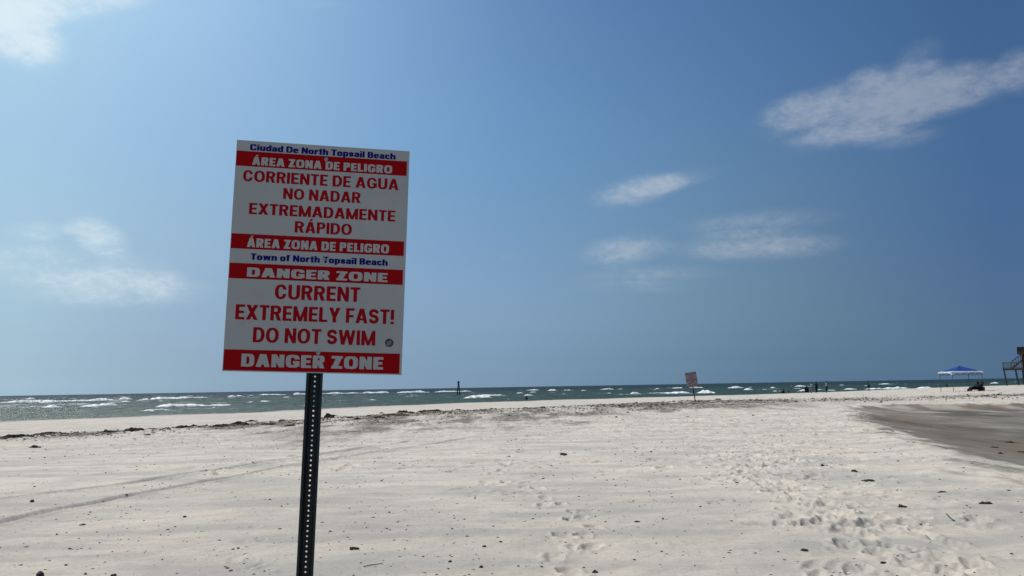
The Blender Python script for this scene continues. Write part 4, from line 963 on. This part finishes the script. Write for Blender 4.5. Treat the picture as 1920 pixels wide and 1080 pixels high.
def fan(d0, d1, pw):
    def pl(n, r):
        d = d0 * (d1 / d0) ** (r.uniform(0, 1, n) ** pw); a = np.radians(r.uniform(-36, 36, n))
        # clusters
        cx = r.normal(0, 0.02, n) * d
        x, y = d * np.sin(a) + cx, d * np.cos(a)
        keep = (fbm(x / 1.4, y / 2.2, 3, 95) > r.uniform(-0.7, 0.55, n)) & (basin_d(x, y) < -0.2)
        return x[keep], y[keep]
    return pl
scatter('shell_debris', 11000, 0.0098, fan(5.5, 40, 0.85), STONE, 'small dark bits of shell and seaweed strewn over the sand', 'debris', 3)
scatter('pale_shell_debris', 900, 0.008, fan(5.5, 30, 0.9), SHELLW, 'small white shell fragments strewn over the sand', 'debris', 4)
def nearwrack(n, r):
    k = r.integers(0, len(WRACK) - 1, n); t = r.uniform(0, 1, n); W = np.array(WRACK)
    p = W[k] * (1 - t)[:, None] + W[k + 1] * t[:, None]
    back = np.abs(r.normal(0, 11.0, n)) * (0.3 + 0.7 * sstep(p[:, 0], -15, -5)) - 1.0
    l = np.hypot(p[:, 0], p[:, 1]) + 1e-6
    x, y = p[:, 0] * (1 - back / l) , p[:, 1] * (1 - back / l)
    m_ = (y > 20) & (np.abs(x / y) < 0.8) & (fbm(x / 3, y / 2, 3, 96) > r.uniform(-0.6, 0.5, n))
    return x[m_], y[m_]
scatter('wrack_litter', 11000, 0.017, nearwrack, LITTER, 'brown and black seaweed litter strewn along the wrack line', 'seaweed litter', 5, 0.5)
def wrack_far(n, r):
    k = r.integers(0, len(WRACK2) - 1, n); t = r.uniform(0, 1, n); W = np.array(WRACK2)
    p = W[k] * (1 - t)[:, None] + W[k + 1] * t[:, None] + r.normal(0, 4.0, (n, 2))
    return p[:, 0], p[:, 1]
scatter('far_wrack_litter', 3600, 0.013, wrack_far, LITTER, 'thin dark seaweed litter along the far beach crest to the right', 'seaweed litter', 6, 0.6)
def basin_bits(n, r):
    x = r.uniform(8, 45, n); y = r.uniform(11, 50, n); m_ = (basin_d(x, y) > 0.2) & (fbm(x / 2, y, 2, 97) > 0.1)
    return x[m_], y[m_]
scatter('basin_litter', 420, 0.011, basin_bits, SEAWEED, 'small dark weed scraps lying on the wet grey sand', 'debris', 8, 0.3)

# ------------------------------------------------------------------ channel marker in the water
PILE = mat('tarred_pile', (0.016, 0.018, 0.018), 0.8, 0.3, 0.4, 3.0, bump=0.5, bscale=20)
MARK = mat('marker_board', (0.060, 0.080, 0.090), 0.7, 0.3, 0.2, 3.0)
p = on_sea(860, 741)
k = px_m(p)
mk = empty('channel_marker', p, 'dark two-legged timber channel marker standing in the sea', 'channel marker')
for x0, x1 in ((-3.1, -0.7), (3.0, 0.3)):
    m_ = MB(); m_.tube([(x0 * k, 0.15 * x0, -1.2), (x1 * k, 0, 21.5 * k)], [1.15 * k, 0.9 * k], 12); m_.build('pile', PILE, mk, smooth=True)
m_ = MB()
q = 3.0 * k; zc = 23.6 * k
m_.add([(-q, -0.20, zc), (0, -0.20, zc + q), (q, -0.20, zc), (0, -0.20, zc - q), (-q, -0.12, zc), (0, -0.12, zc + q), (q, -0.12, zc), (0, -0.12, zc - q)], [(0, 1, 2, 3), (7, 6, 5, 4), (0, 4, 5, 1), (1, 5, 6, 2), (2, 6, 7, 3), (3, 7, 4, 0)])
m_.build('day_board', MARK, mk)
m_ = MB(); m_.tube([(0, 0, 20.5 * k), (0, 0, 26 * k)], 0.10, 10); m_.build('mast', PILE, mk)
m_ = MB(); m_.beam((-1.9 * k, 0, 12.5 * k), (1.9 * k, 0, 12.5 * k), 0.2, 0.2); m_.build('cross_brace', PILE, mk)

# ------------------------------------------------------------------ people
SKIN = mat('skin', (0.22, 0.13, 0.09), 0.6, 0.3, 0.08, 4.0)
SKIN_D = mat('skin_tanned', (0.13, 0.075, 0.05), 0.6, 0.3, 0.08, 4.0)
HAIR = mat('dark_hair', (0.014, 0.011, 0.009), 0.7, 0.3, 0.3, 20.0)
CL = {n: mat('cloth_' + n, c, 0.85, 0.2, 0.15, 6.0) for n, c in dict(black=(0.008, 0.008, 0.009), navy=(0.012, 0.018, 0.035), pale=(0.36, 0.40, 0.46), grey=(0.17, 0.17, 0.18), blue=(0.10, 0.16, 0.25), red=(0.11, 0.035, 0.03), charcoal=(0.012, 0.012, 0.014), white=(0.62, 0.60, 0.56), darkgreen=(0.010, 0.020, 0.018)).items()}
DG = None
def skin_mesh(joints, edges, radii, sub=1, name='body'):
    me = bpy.data.meshes.new(name); me.from_pydata([joints[k] for k in range(len(joints))], edges, []); me.update()
    o = bpy.data.objects.new(name, me); COL.objects.link(o)
    md = o.modifiers.new('skin', 'SKIN'); md.use_smooth_shade = True
    for i, r in enumerate(radii):
        r = r if hasattr(r, '__len__') else (r, r); me.skin_vertices[0].data[i].radius = r
    me.skin_vertices[0].data[0].use_root = True
    if sub: o.modifiers.new('sub', 'SUBSURF').levels = sub
    dg = bpy.context.evaluated_depsgraph_get(); dg.update()
    out = bpy.data.meshes.new_from_object(o.evaluated_get(dg))
    out.name = name
    bpy.data.objects.remove(o); bpy.data.meshes.remove(me)
    out.materials.clear()
    return out
def person(loc, face, pose, top, bottom, skin, label, hgt=1.72, sleeves=True, long=False, hair_long=False, cover=False):
    """one continuous body, posed; hair and clothes are its children. x right, y forward, z up; face = heading in radians"""
    root_name = 'person'
    f = hgt / 1.72
    J = {}
    if pose == 'stand':
        hip = 0.90; J.update(pel=(0, 0, .93), wai=(0, .01, 1.08), che=(0, .015, 1.27), nkb=(0, .01, 1.42), nek=(0, .02, 1.49), hed=(0, .035, 1.60), top=(0, .03, 1.70))
        J.update(shl=(-.18, 0, 1.38), ell=(-.25, -.03, 1.12), wrl=(-.24, .05, .87), shr=(.18, 0, 1.38), elr=(.27, -.02, 1.13), wrr=(.22, .12, .93))
        J.update(hil=(-.095, 0, .88), knl=(-.11, .02, .49), anl=(-.12, -.02, .085), fol=(-.13, .14, .03), hir=(.095, 0, .88), knr=(.12, .05, .49), anr=(.13, .03, .085), forr=(.15, .19, .03))
    elif pose == 'wade':
        J.update(pel=(0, 0, .93), wai=(0, .03, 1.08), che=(0, .06, 1.26), nkb=(0, .08, 1.40), nek=(0, .10, 1.47), hed=(0, .12, 1.58), top=(0, .12, 1.68))
        J.update(shl=(-.18, .06, 1.36), ell=(-.33, .06, 1.15), wrl=(-.36, .2, 1.0), shr=(.18, .06, 1.36), elr=(.33, .04, 1.16), wrr=(.38, .18, 1.02))
        J.update(hil=(-.095, 0, .88), knl=(-.12, .14, .50), anl=(-.12, .05, .085), fol=(-.13, .21, .03), hir=(.095, 0, .88), knr=(.12, -.03, .49), anr=(.13, -.2, .09), forr=(.15, -.05, .03))
    elif pose == 'sit':
        J.update(pel=(0, 0, .13), wai=(0, -.02, .27), che=(0, .03, .45), nkb=(0, .07, .59), nek=(0, .09, .66), hed=(0, .12, .77), top=(0, .13, .87))
        J.update(shl=(-.18, .05, .55), ell=(-.27, .18, .34), wrl=(-.14, .36, .36), shr=(.18, .05, .55), elr=(.27, .18, .34), wrr=(.14, .36, .36))
        J.update(hil=(-.10, .02, .12), knl=(-.15, .40, .42), anl=(-.13, .50, .08), fol=(-.14, .65, .03), hir=(.10, .02, .12), knr=(.15, .40, .42), anr=(.13, .50, .08), forr=(.14, .65, .03))
    elif pose == 'lounge':
        J.update(pel=(0, 0, .26), wai=(0, -.10, .38), che=(0, -.20, .55), nkb=(0, -.27, .69), nek=(0, -.28, .76), hed=(0, -.26, .87), top=(0, -.25, .97))
        J.update(shl=(-.18, -.25, .65), ell=(-.28, -.10, .44), wrl=(-.25, .16, .42), shr=(.18, -.25, .65), elr=(.28, -.10, .44), wrr=(.25, .16, .42))
        J.update(hil=(-.10, .03, .24), knl=(-.14, .44, .40), anl=(-.12, .80, .09), fol=(-.13, .92, .10), hir=(.10, .03, .24), knr=(.14, .44, .38), anr=(.12, .82, .09), forr=(.13, .94, .10))
    else:                                                        # bend: stooping forward over something
        J.update(pel=(0, 0, .80), wai=(0, .12, .92), che=(0, .30, 1.0), nkb=(0, .44, 1.05), nek=(0, .51, 1.08), hed=(0, .61, 1.07), top=(0, .70, 1.05))
        J.update(shl=(-.18, .40, 1.0), ell=(-.25, .46, .72), wrl=(-.18, .58, .50), shr=(.18, .40, 1.0), elr=(.25, .46, .72), wrr=(.18, .58, .50))
        J.update(hil=(-.10, .0, .76), knl=(-.14, .16, .42), anl=(-.14, -.02, .085), fol=(-.15, .14, .03), hir=(.10, 0, .76), knr=(.15, .18, .42), anr=(.15, .02, .085), forr=(.16, .18, .03))
    RD = dict(pel=(.145, .115), wai=(.130, .10), che=(.155, .115), nkb=(.085, .075), nek=.055, hed=(.078, .098), top=.060, shl=.060, ell=.043, wrl=.030, shr=.060, elr=.043, wrr=.030, hil=.092, knl=.060, anl=.042, fol=.036, hir=.092, knr=.060, anr=.042, forr=.036)
    E = [('pel', 'wai'), ('wai', 'che'), ('che', 'nkb'), ('nkb', 'nek'), ('nek', 'hed'), ('hed', 'top'), ('che', 'shl'), ('shl', 'ell'), ('ell', 'wrl'), ('che', 'shr'), ('shr', 'elr'), ('elr', 'wrr'), ('pel', 'hil'), ('hil', 'knl'), ('knl', 'anl'), ('anl', 'fol'), ('pel', 'hir'), ('hir', 'knr'), ('knr', 'anr'), ('anr', 'forr')]
    V = {k_: Vector(v_) for k_, v_ in J.items()}
    # face: nose and chin; hands: palm, four fingers, thumb
    fw = Vector((0, 1, 0)) if pose != 'bend' else Vector((0, .35, -1)).normalized()
    V['nose'] = V['hed'] + fw * .115; RD['nose'] = .016; E.append(('hed', 'nose'))
    for s_, el, wr in ((-1, 'ell', 'wrl'), (1, 'elr', 'wrr')):
        d = (V[wr] - V[el]).normalized(); sd_ = Vector((0, 1, 0)).cross(d); sd_ = (sd_ if sd_.length > .1 else Vector((1, 0, 0))).normalized(); ac = d.cross(sd_).normalized()
        pa = 'palm' + wr; V[pa] = V[wr] + d * .07; RD[pa] = (.036, .020); E.append((wr, pa))
        for q, (o_, ln) in enumerate(((-.030, .066), (-.010, .080), (.010, .076), (.030, .058))):
            a_ = f'f{q}a{wr}'; b_ = f'f{q}b{wr}'
            V[a_] = V[pa] + d * (.035 + ln * .45) + ac * o_; V[b_] = V[a_] + d * ln * .5 + sd_ * .018; RD[a_] = .009; RD[b_] = .0075; E += [(pa, a_), (a_, b_)]
        t_ = 'th' + wr; V[t_] = V[wr] + d * .075 - ac * .06 + sd_ * .015; RD[t_] = .011; E.append((wr, t_))
    keys = ['pel'] + [k_ for k_ in V if k_ != 'pel']; idx = {k_: i for i, k_ in enumerate(keys)}
    sc = lambda r: tuple(q * f for q in r) if hasattr(r, '__len__') else r * f
    body = link(root_name, skin_mesh([tuple(V[k_] * f) for k_ in keys], [(idx[a], idx[b]) for a, b in E], [sc(RD[k_]) for k_ in keys]), skin)
    body.location = loc; body.rotation_euler = (0, 0, face)
    def garment(name, ks, es, add, m_, cut={}):
        pos = [tuple(cut.get(k_, V[k_]) * f) for k_ in ks]; ii = {k_: i for i, k_ in enumerate(ks)}
        rr_ = []
        for k_ in ks:
            r = RD[k_]; r = r if hasattr(r, '__len__') else (r, r); rr_.append(((r[0] + add) * f, (r[1] + add) * f))
        link(name, skin_mesh(pos, [(ii[a], ii[b]) for a, b in es], rr_, 1, name), m_, body)
    half = lambda a, b, t: V[a].lerp(V[b], t)
    garment('shirt', ['wai', 'che', 'nkb', 'shl', 'ell', 'shr', 'elr', 'pel'], [('wai', 'che'), ('che', 'nkb'), ('che', 'shl'), ('shl', 'ell'), ('che', 'shr'), ('shr', 'elr'), ('wai', 'pel')], .020, top,
            {'ell': half('shl', 'ell', .95 if sleeves else .3), 'elr': half('shr', 'elr', .95 if sleeves else .3), 'pel': half('wai', 'pel', .8), 'nkb': half('che', 'nkb', .85)})
    ks = ['pel', 'hil', 'knl', 'hir', 'knr']; es = [('pel', 'hil'), ('hil', 'knl'), ('pel', 'hir'), ('hir', 'knr')]
    cu = {'knl': half('hil', 'knl', .85), 'knr': half('hir', 'knr', .85)}
    if long: ks += ['anl', 'anr']; es += [('knl', 'anl'), ('knr', 'anr')]; cu = {'anl': half('knl', 'anl', .92), 'anr': half('knr', 'anr', .92)}
    garment('trousers' if long else 'shorts', ks, es, .026, bottom, cu)
    # hair: a cap over the back and top of the head
    bm_ = bmesh.new(); bmesh.ops.create_uvsphere(bm_, u_segments=14, v_segments=9, radius=1.0)
    ax = (V['top'] - V['hed']).normalized()
    c = (V['hed'] * .55 + V['top'] * .45 - fw * .018)
    for v in bm_.verts:
        n_ = v.co.copy(); dfront = n_.dot(fw); dup = n_.dot(ax)
        r = .118 + .012 * float(vnoise(n_.x * 3, n_.y * 3 + n_.z * 2, 33))
        if dfront > .25 and dup < .35: r *= .62
        low = 1.0 + (.9 if hair_long and dup < -.2 and dfront < .2 else 0)
        v.co = (c + n_ * r * low) * f
    me = bpy.data.meshes.new('hair'); bm_.to_mesh(me); bm_.free(); link('hair', me, HAIR, body, smooth=True)
    return tag(body, label, 'person', 'people at the waterline')

def toward_sea(p): return math.atan2(-(-0.6), 1) * 0 + rad(28)
def chair(p, face, label):
    root = empty('beach_chair', p, label, 'beach chair', 'low beach chairs'); root.rotation_euler = (0, 0, face)
    m_ = MB(); m_.add([(-.26, -.08, .20), (.26, -.08, .20), (.26, .36, .27), (-.26, .36, .27), (-.26, -.08, .185), (.26, -.08, .185), (.26, .36, .255), (-.26, .36, .255)], [(0, 1, 2, 3), (7, 6, 5, 4), (0, 4, 5, 1), (1, 5, 6, 2), (2, 6, 7, 3), (3, 7, 4, 0)]); m_.build('seat', CL['charcoal'], root)
    m_ = MB(); m_.add([(-.27, -.10, .19), (.27, -.10, .19), (.27, -.44, .92), (-.27, -.44, .92), (-.27, -.12, .185), (.27, -.12, .185), (.27, -.46, .915), (-.27, -.46, .915)], [(0, 1, 2, 3), (7, 6, 5, 4), (0, 4, 5, 1), (1, 5, 6, 2), (2, 6, 7, 3), (3, 7, 4, 0)]); m_.build('backrest', CL['black'], root)
    for sx in (-.28, .28):
        m_ = MB(); m_.tube([(sx, .38, 0), (sx, .36, .28), (sx, .30, .42), (sx, -.22, .46)], .014, 8); m_.build('leg', POST, root)
        m_ = MB(); m_.tube([(sx, -.40, 0), (sx, -.08, .20), (sx, -.44, .92)], .014, 8); m_.build('leg', POST, root)
    return root
def stand_at(px, py, dz=0.0):
    p = on_ground(px, py); p.z = max(p.z, SEA_Z - 0.6) + dz; return p
SEA = rad(30)
p = stand_at(1470, 737.7); person(p, SEA + .2, 'sit', CL['black'], CL['black'], SKIN_D, 'person in black sitting hunched on the sand left of the standing group', 1.75, long=True)
p = stand_at(1479, 737.7); person(p, SEA - .5, 'sit', CL['red'], CL['grey'], SKIN, 'smaller person in dull red sitting beside the one in black', 1.35)
p = stand_at(1513, 737.0); ch = chair(p, -.35, 'dark beach chair turned to the sea, left of the standing people'); 
person(p, -.35, 'lounge', CL['black'], CL['black'], SKIN_D, 'person in black seated in the chair left of the standing people', 1.8, long=True)
p = stand_at(1522.5, 737.0); person(p, SEA + .25, 'stand', CL['pale'], CL['grey'], SKIN, 'standing person in a pale top and grey trousers, dark hair', 1.70, long=True)
p = stand_at(1531.5, 737.0); person(p, SEA - .15, 'stand', CL['darkgreen'], CL['black'], SKIN_D, 'standing person all in dark clothes beside the pale-topped one', 1.74, long=True)
p = stand_at(1550.5, 737.2); person(p, SEA + .5, 'stand', CL['pale'], CL['black'], SKIN, 'standing person in a pale top and black trousers, apart to the right of the group', 1.68, sleeves=False, long=True)
p = stand_at(1629.5, 733.8); person(p, SEA + .7, 'wade', CL['navy'], CL['black'], SKIN_D, 'person in navy wading alone into the white surf', 1.60)
p = on_sea(1776, 728); p.z = SEA_Z - 0.55; person(p, SEA + 1.5, 'wade', CL['black'], CL['black'], SKIN_D, 'person wading waist-deep in the surf seen under the blue canopy', 1.7)
p = on_sea(955.5, 750.3); p.z = SEA_Z - 0.30; person(p, SEA, 'sit', CL['white'], CL['grey'], SKIN, 'person in a pale top sitting low in the shallows, dark hair', 1.65)
p = on_sea(988, 749.3); p.z = SEA_Z - 0.22; person(p, SEA + .2, 'sit', CL['charcoal'], CL['black'], SKIN_D, 'person in dark clothes sitting in the shallows right of the pale-topped one', 1.7)

# ------------------------------------------------------------------ pop-up canopy
def plane_pt(px, py, dist_xy):
    d = ray(px, py); t = dist_xy / math.hypot(d[0], d[1]); return Vector((d[0] * t, d[1] * t, EYE + d[2] * t))
CBLUE = mat('canopy_blue', (0.001, 0.038, 0.19), 0.75, 0.25, 0.12, 2.0)
CWHITE = mat('canopy_white', (0.46, 0.49, 0.54), 0.75, 0.25, 0.08, 2.0)
STEEL = mat('canopy_steel', (0.06, 0.065, 0.07), 0.5, 0.5, 0.2, 5.0)
p0 = on_ground(1815, 734)
D0 = math.hypot(p0.x, p0.y)
fl = plane_pt(1788, 734, D0 - 0.3); fr_ = plane_pt(1844, 733, D0 + 0.15)
wv = (fr_ - fl); wv.z = 0; WID = wv.length; wv.normalize()
fl.z = p0.z
dv = Vector((-wv.y, wv.x, 0))
# depth direction leans left in the view, as the far legs stand left of the near ones
Kd = Vector((fl.x, fl.y, 0)).normalized()
dv = (Kd * 0.93 - wv * 0.42).normalized()
DEP = min(WID, 3.0)
LEG_H = 31.5 * D0 / FPX
can = empty('canopy_tent', fl, 'blue and white pop-up canopy tent on four thin legs on the far sand', 'canopy')
O = lambda a, b, z: wv * a + dv * b + Vector((0, 0, z))
def gz_(v): 
    q = fl + v; return ground(np.array([q.x]), np.array([q.y]), True)[0][0] - fl.z
for a, b in ((0, 0), (WID, 0), (WID, DEP), (0, DEP)):
    g0 = O(a, b, 0); zb = gz_(g0) - 0.05
    m_ = MB(); m_.tube([O(a, b, zb), O(a, b, LEG_H)], 0.030, 8); m_.tube([O(a, b, zb), O(a, b, zb + .07)], 0.06, 8); m_.build('leg', STEEL, can)
m_ = MB()
for a0, b0, a1, b1 in ((0, 0, WID, 0), (WID, 0, WID, DEP), (WID, DEP, 0, DEP), (0, DEP, 0, 0)):
    n_ = 4
    for i in range(n_):
        t0, t1 = i / n_, (i + 1) / n_
        for z0, z1 in ((LEG_H - .05, LEG_H - .38), (LEG_H - .38, LEG_H - .05)):
            m_.beam(O(a0 + (a1 - a0) * t0, b0 + (b1 - b0) * t0, z0), O(a0 + (a1 - a0) * t1, b0 + (b1 - b0) * t1, z1), 0.018, 0.03)
m_.build('truss_frame', STEEL, can)
APEX = 41.5 * D0 / FPX
cc = (WID / 2 - 0.0, DEP / 2)
def roof_pt(u, v, out=0.0):
    """u,v in -1..1 over the plan; pyramid with soft sag"""
    r = max(abs(u), abs(v)); z = LEG_H + 0.02 + (APEX - LEG_H) * (1 - r) ** 1.12
    sag = 0.05 * math.sin(math.pi * r) * (1 - min(abs(u), abs(v)) / (r + 1e-6))
    return O(cc[0] + u * (WID / 2 + .12), cc[1] + v * (DEP / 2 + .12), z - sag)
def roof_zone(r0, r1, m_, name, th=0.012):
    N = 40; mb = MB(); vs = []; rows = 7
    for lay in (0, -th):
        for j in range(rows + 1):
            r = r0 + (r1 - r0) * j / rows
            for i in range(N):
                t = i / N * 4; k_ = int(t); q = (t - k_) * 2 - 1
                u, v = ((q, -1), (1, q), (-q, 1), (-1, -q))[k_]
                wob = 0.02 * float(vnoise(i * .7, j * .9, 55)) if 0 < r < 1 else 0
                vs.append(roof_pt(u * r, v * r) + Vector((0, 0, lay + wob)))
    fs = []; L_ = (rows + 1) * N
    for j in range(rows):
        for i in range(N):
            i2 = (i + 1) % N; a = j * N + i; b = j * N + i2; c = (j + 1) * N + i2; d = (j + 1) * N + i
            fs += [(a, b, c, d), (a + L_, d + L_, c + L_, b + L_)]
    mb.add(vs, fs)
    me = bpy.data.meshes.new(name); me.from_pydata(mb.v, [], mb.f); me.update()
    return link(name, me, m_, can)
roof_zone(0.0, 0.86, CBLUE, 'canopy_roof')
roof_zone(0.862, 1.0, CWHITE, 'canopy_border')
mb = MB(); N = 64; vs, fs = [], []
for i in range(N):
    t = i / N * 4; k_ = int(t); q = (t - k_) * 2 - 1
    u, v = ((q, -1), (1, q), (-q, 1), (-1, -q))[k_]
    top_ = roof_pt(u, v) + Vector((0, 0, -0.002)); corner = (abs(q)) ** 6
    drop = 0.12 + 0.17 * corner * (1.7 if (k_ in (0, 3) and ((k_ == 0 and q < 0) or (k_ == 3 and q > 0))) else .5) + 0.03 * float(vnoise(i * .8, 3, 56))
    outw = (dv * v + wv * u) * 0.05 * float(vnoise(i * .55, 7, 57))
    vs += [top_, top_ + Vector((0, 0, -drop * .5)) + outw * .6, top_ + Vector((0, 0, -drop)) + outw]
for i in range(N):
    i2 = (i + 1) % N
    fs += [(i * 3, i2 * 3, i2 * 3 + 1, i * 3 + 1), (i * 3 + 1, i2 * 3 + 1, i2 * 3 + 2, i * 3 + 2)]
mb.add(vs, fs)
me = bpy.data.meshes.new('valance'); me.from_pydata(mb.v, [], mb.f); me.update()
vo = link('valance', me, CWHITE, can)
# what rests under it
def near(px, py, extra=0.0):
    p = on_ground(px, py); d = Vector((p.x, p.y, 0)).normalized() * extra; q = p + d
    q.z = ground(np.array([q.x]), np.array([q.y]), True)[0][0]; return q
p = near(1829, 733); chair(p, SEA + 1.25, 'left low beach chair under the canopy'); person(p, SEA + 1.25, 'lounge', CL['black'], CL['charcoal'], SKIN_D, 'person lounging with legs stretched to the left under the blue canopy', 1.75, long=True)['group'] = 'people under the canopy'
p = near(1837, 733); chair(p, SEA + .9, 'right low beach chair under the canopy, beside a leg'); person(p, SEA + .9, 'lounge', CL['black'], CL['charcoal'], SKIN_D, 'person reclining in the right chair under the blue canopy', 1.78, long=True)['group'] = 'people under the canopy'
p = near(1818, 733.0)
me = lump_mesh(.30, .20, .17, 44); o = link('beach_bag', me, CL['charcoal'], smooth=True); o.location = p + Vector((0, 0, .12)); tag(o, 'dark beach bag on the sand at the feet of the loungers', 'bag')
m_ = MB(); m_.tube([(-.12, 0, .12), (-.08, 0, .25), (.08, 0, .25), (.12, 0, .12)], .012, 6); m_.build('handle', CL['black'], o)
p = near(1840.5, 733.2, 0.6)
ck = empty('cool_box', p, 'dark cool box behind the right beach chair under the canopy', 'cool box'); ck.rotation_euler = (0, 0, .4)
m_ = MB(); m_.box(-.30, -.2, 0, .30, .2, .36); m_.build('body', CL['charcoal'], ck, bevel=.02)
m_ = MB(); m_.box(-.31, -.21, .362, .31, .21, .43); m_.build('lid', CL['black'], ck, bevel=.015)

# ------------------------------------------------------------------ house on stilts at the right border
WOOD = mat('weathered_timber', (0.050, 0.040, 0.034), 0.85, 0.25, 0.3, 1.5, bump=0.4, bscale=14)
WOODG = mat('grey_timber', (0.11, 0.098, 0.090), 0.85, 0.25, 0.3, 1.5, bump=0.4, bscale=14)
WALLB = mat('brown_cladding', (0.050, 0.030, 0.022), 0.85, 0.25, 0.25, 1.0)
ROOF = mat('roof_shingle', (0.030, 0.030, 0.032), 0.9, 0.2, 0.3, 2.0, bump=0.5, bscale=6)
GLASS = mat('window_glass', (0.02, 0.025, 0.03), 0.08, 0.6, 0.1, 2.0)
HD = 165.0
def hp(px, py, extra=0.0): return plane_pt(px, py, HD + extra)
o0 = hp(1884, 720.5); o0.z = ground(np.array([o0.x]), np.array([o0.y]), True)[0][0]
house = empty('stilt_house', o0, 'dark timber beach house on tall stilts with a railed deck, cut by the right border', 'house')
vx = Vector((o0.y, -o0.x, 0)).normalized()                    # to the right across the view
vy = Vector((o0.x, o0.y, 0)).normalized()                     # away
KK = HD / FPX
def L(px, py, dy=0.0):
    """a point of the house's front plane, in the house's own frame"""
    q = hp(px, py); return q - o0 + vy * dy
gl = lambda v: ground(np.array([(o0 + v).x]), np.array([(o0 + v).y]), True)[0][0] - o0.z
zf = L(1890, 691).z                                           # deck floor
zr = L(1890, 680).z                                           # rail top
xL, xR = (L(1880, 691)).dot(vx), (L(1918, 691)).dot(vx)
Q = lambda a, d, z: vx * a + vy * d + Vector((0, 0, z))
DEEP = 3.2
for dpt in (0.0, DEEP):
    for xa in (xL + .15, xL + 1.9, xR + .1, xR + 2.6, xR + 5.2, xR + 7.8):
        lean = 0.30 if xa < xR else 0.05
        b = Q(xa + lean, dpt, 0); m_ = MB(); m_.beam(Q(xa + lean, dpt, gl(b) - .3), Q(xa, dpt, zf - .1), 0.24, 0.24, up=tuple(vy)); m_.build('pile', WOOD, house)
for dpt in (6.4, 9.6):
    for xa in (xR + .1, xR + 2.6, xR + 5.2, xR + 7.8):
        b = Q(xa, dpt, 0); m_ = MB(); m_.beam(Q(xa, dpt, gl(b) - .3), Q(xa, dpt, zf - .1), 0.24, 0.24, up=tuple(vy)); m_.build('pile', WOOD, house)
def slab(name, a0, a1, d0, d1, z0, z1, m_, parent=house):
    mb = MB(); c = [Q(a0, d0, z0), Q(a1, d0, z0), Q(a1, d1, z0), Q(a0, d1, z0), Q(a0, d0, z1), Q(a1, d0, z1), Q(a1, d1, z1), Q(a0, d1, z1)]
    mb.add(c, [(0, 3, 2, 1), (4, 5, 6, 7), (0, 1, 5, 4), (1, 2, 6, 5), (2, 3, 7, 6), (3, 0, 4, 7)]); return mb.build(name, m_, parent)
slab('deck_floor', xL, xR + .2, -.15, DEEP + .15, zf - .28, zf, WOOD)
# railing: posts, rails, pickets
def railing(pts, z0, h):
    mb = MB()
    for (a0, d0), (a1, d1) in zip(pts[:-1], pts[1:]):
        n_ = max(2, int(math.hypot(a1 - a0, d1 - d0) / 0.115))
        mb.beam(Q(a0, d0, z0 + h), Q(a1, d1, z0 + h), .10, .16); mb.beam(Q(a0, d0, z0 + .12), Q(a1, d1, z0 + .12), .06, .08)
        for i in range(n_ + 1):
            t = i / n_; big = i % 14 == 0 or i == n_
            q0 = Q(a0 + (a1 - a0) * t, d0 + (d1 - d0) * t, z0 - .02); mb.beam(q0, q0 + Vector((0, 0, h + .02)), .12 if big else .05, .12 if big else .045, up=tuple(vy))
    return mb
railing([(xR - .1, -.05), (xL + .08, -.05), (xL + .08, DEEP)], zf, zr - zf).build('railing', WOODG, house)
# stair from the deck to the upper storey
s0, s1 = L(1897.5, 691), L(1919, 673.5)
a0, a1 = s0.dot(vx), s1.dot(vx)
mb = MB()
for dd in (1.2, 2.3):
    mb.beam(Q(a0, dd, zf), Q(a1, dd, s1.z), .08, .30)
    mb.beam(Q(a0, dd, zf + 1.15), Q(a1, dd, s1.z + 1.15), .09, .12)
    for i in range(6):
        t = i / 5; q0 = Q(a0 + (a1 - a0) * t, dd, zf + (s1.z - zf) * t); mb.beam(q0, q0 + Vector((0, 0, 1.15)), .07, .07, up=tuple(vy))
for i in range(10):
    t = (i + .5) / 10; z = zf + (s1.z - zf) * t; a = a0 + (a1 - a0) * t
    mb.beam(Q(a, 1.2, z), Q(a, 2.3, z), .26, .045)
mb.build('stair', WOOD, house)
# body of the house (mostly beyond the border) and its upper balcony
xh = L(1914.5, 680).dot(vx) + .25
zu = L(1910, 664).z
wall = slab('wall', xh, xh + 9.0, 2.6, 10.0, zf - .1, zu + .25, WALLB)
slab('upper_wall', xh + 4.2, xh + 9.0, 2.7, 9.9, zu + .253, zu + 3.0, WALLB)
slab('balcony_floor', L(1907, 660).dot(vx), xh + 9.2, .6, 2.55, zu, zu + .5, WOOD)
ub = L(1906.5, 655).dot(vx)
railing([(xh + 9.0, .66), (ub + .1, .66), (ub + .1, 2.5)], zu + .5, L(1910, 651.0).z - zu - .5).build('railing', WOOD, house)
slab('parapet_board', ub + .16, xh + 9.0, .735, .775, zu + .505, zu + 1.15, WOOD)
ztop = zu + 3.0
mb = MB(); e0, e1 = xh + 3.7, xh + 9.5
mb.add([Q(e0, 2.2, ztop + .02), Q(e1, 2.2, ztop + .02), Q(e1, 10.6, ztop + .02), Q(e0, 10.6, ztop + .02), Q(e0 + 2, 5.5, ztop + 2.6), Q(e1 - 2, 5.5, ztop + 2.6)], [(0, 3, 2, 1), (0, 1, 5, 4), (2, 3, 4, 5), (1, 2, 5), (3, 0, 4)])
house_roof = mb.build('roof', ROOF, house)
for a, z in ((xh + 1.4, zf + 1.0), (xh + 4.6, zf + 1.0), (xh + 5.0, zu + 1.2), (xh + 7.2, zu + 1.2)):
    fr2 = slab('window', a, a + 1.5, 2.52, 2.598, z, z + 1.4, WOODG)
    slab('pane', a + .1, a + 1.4, 2.505, 2.518, z + .1, z + 1.3, GLASS, fr2)
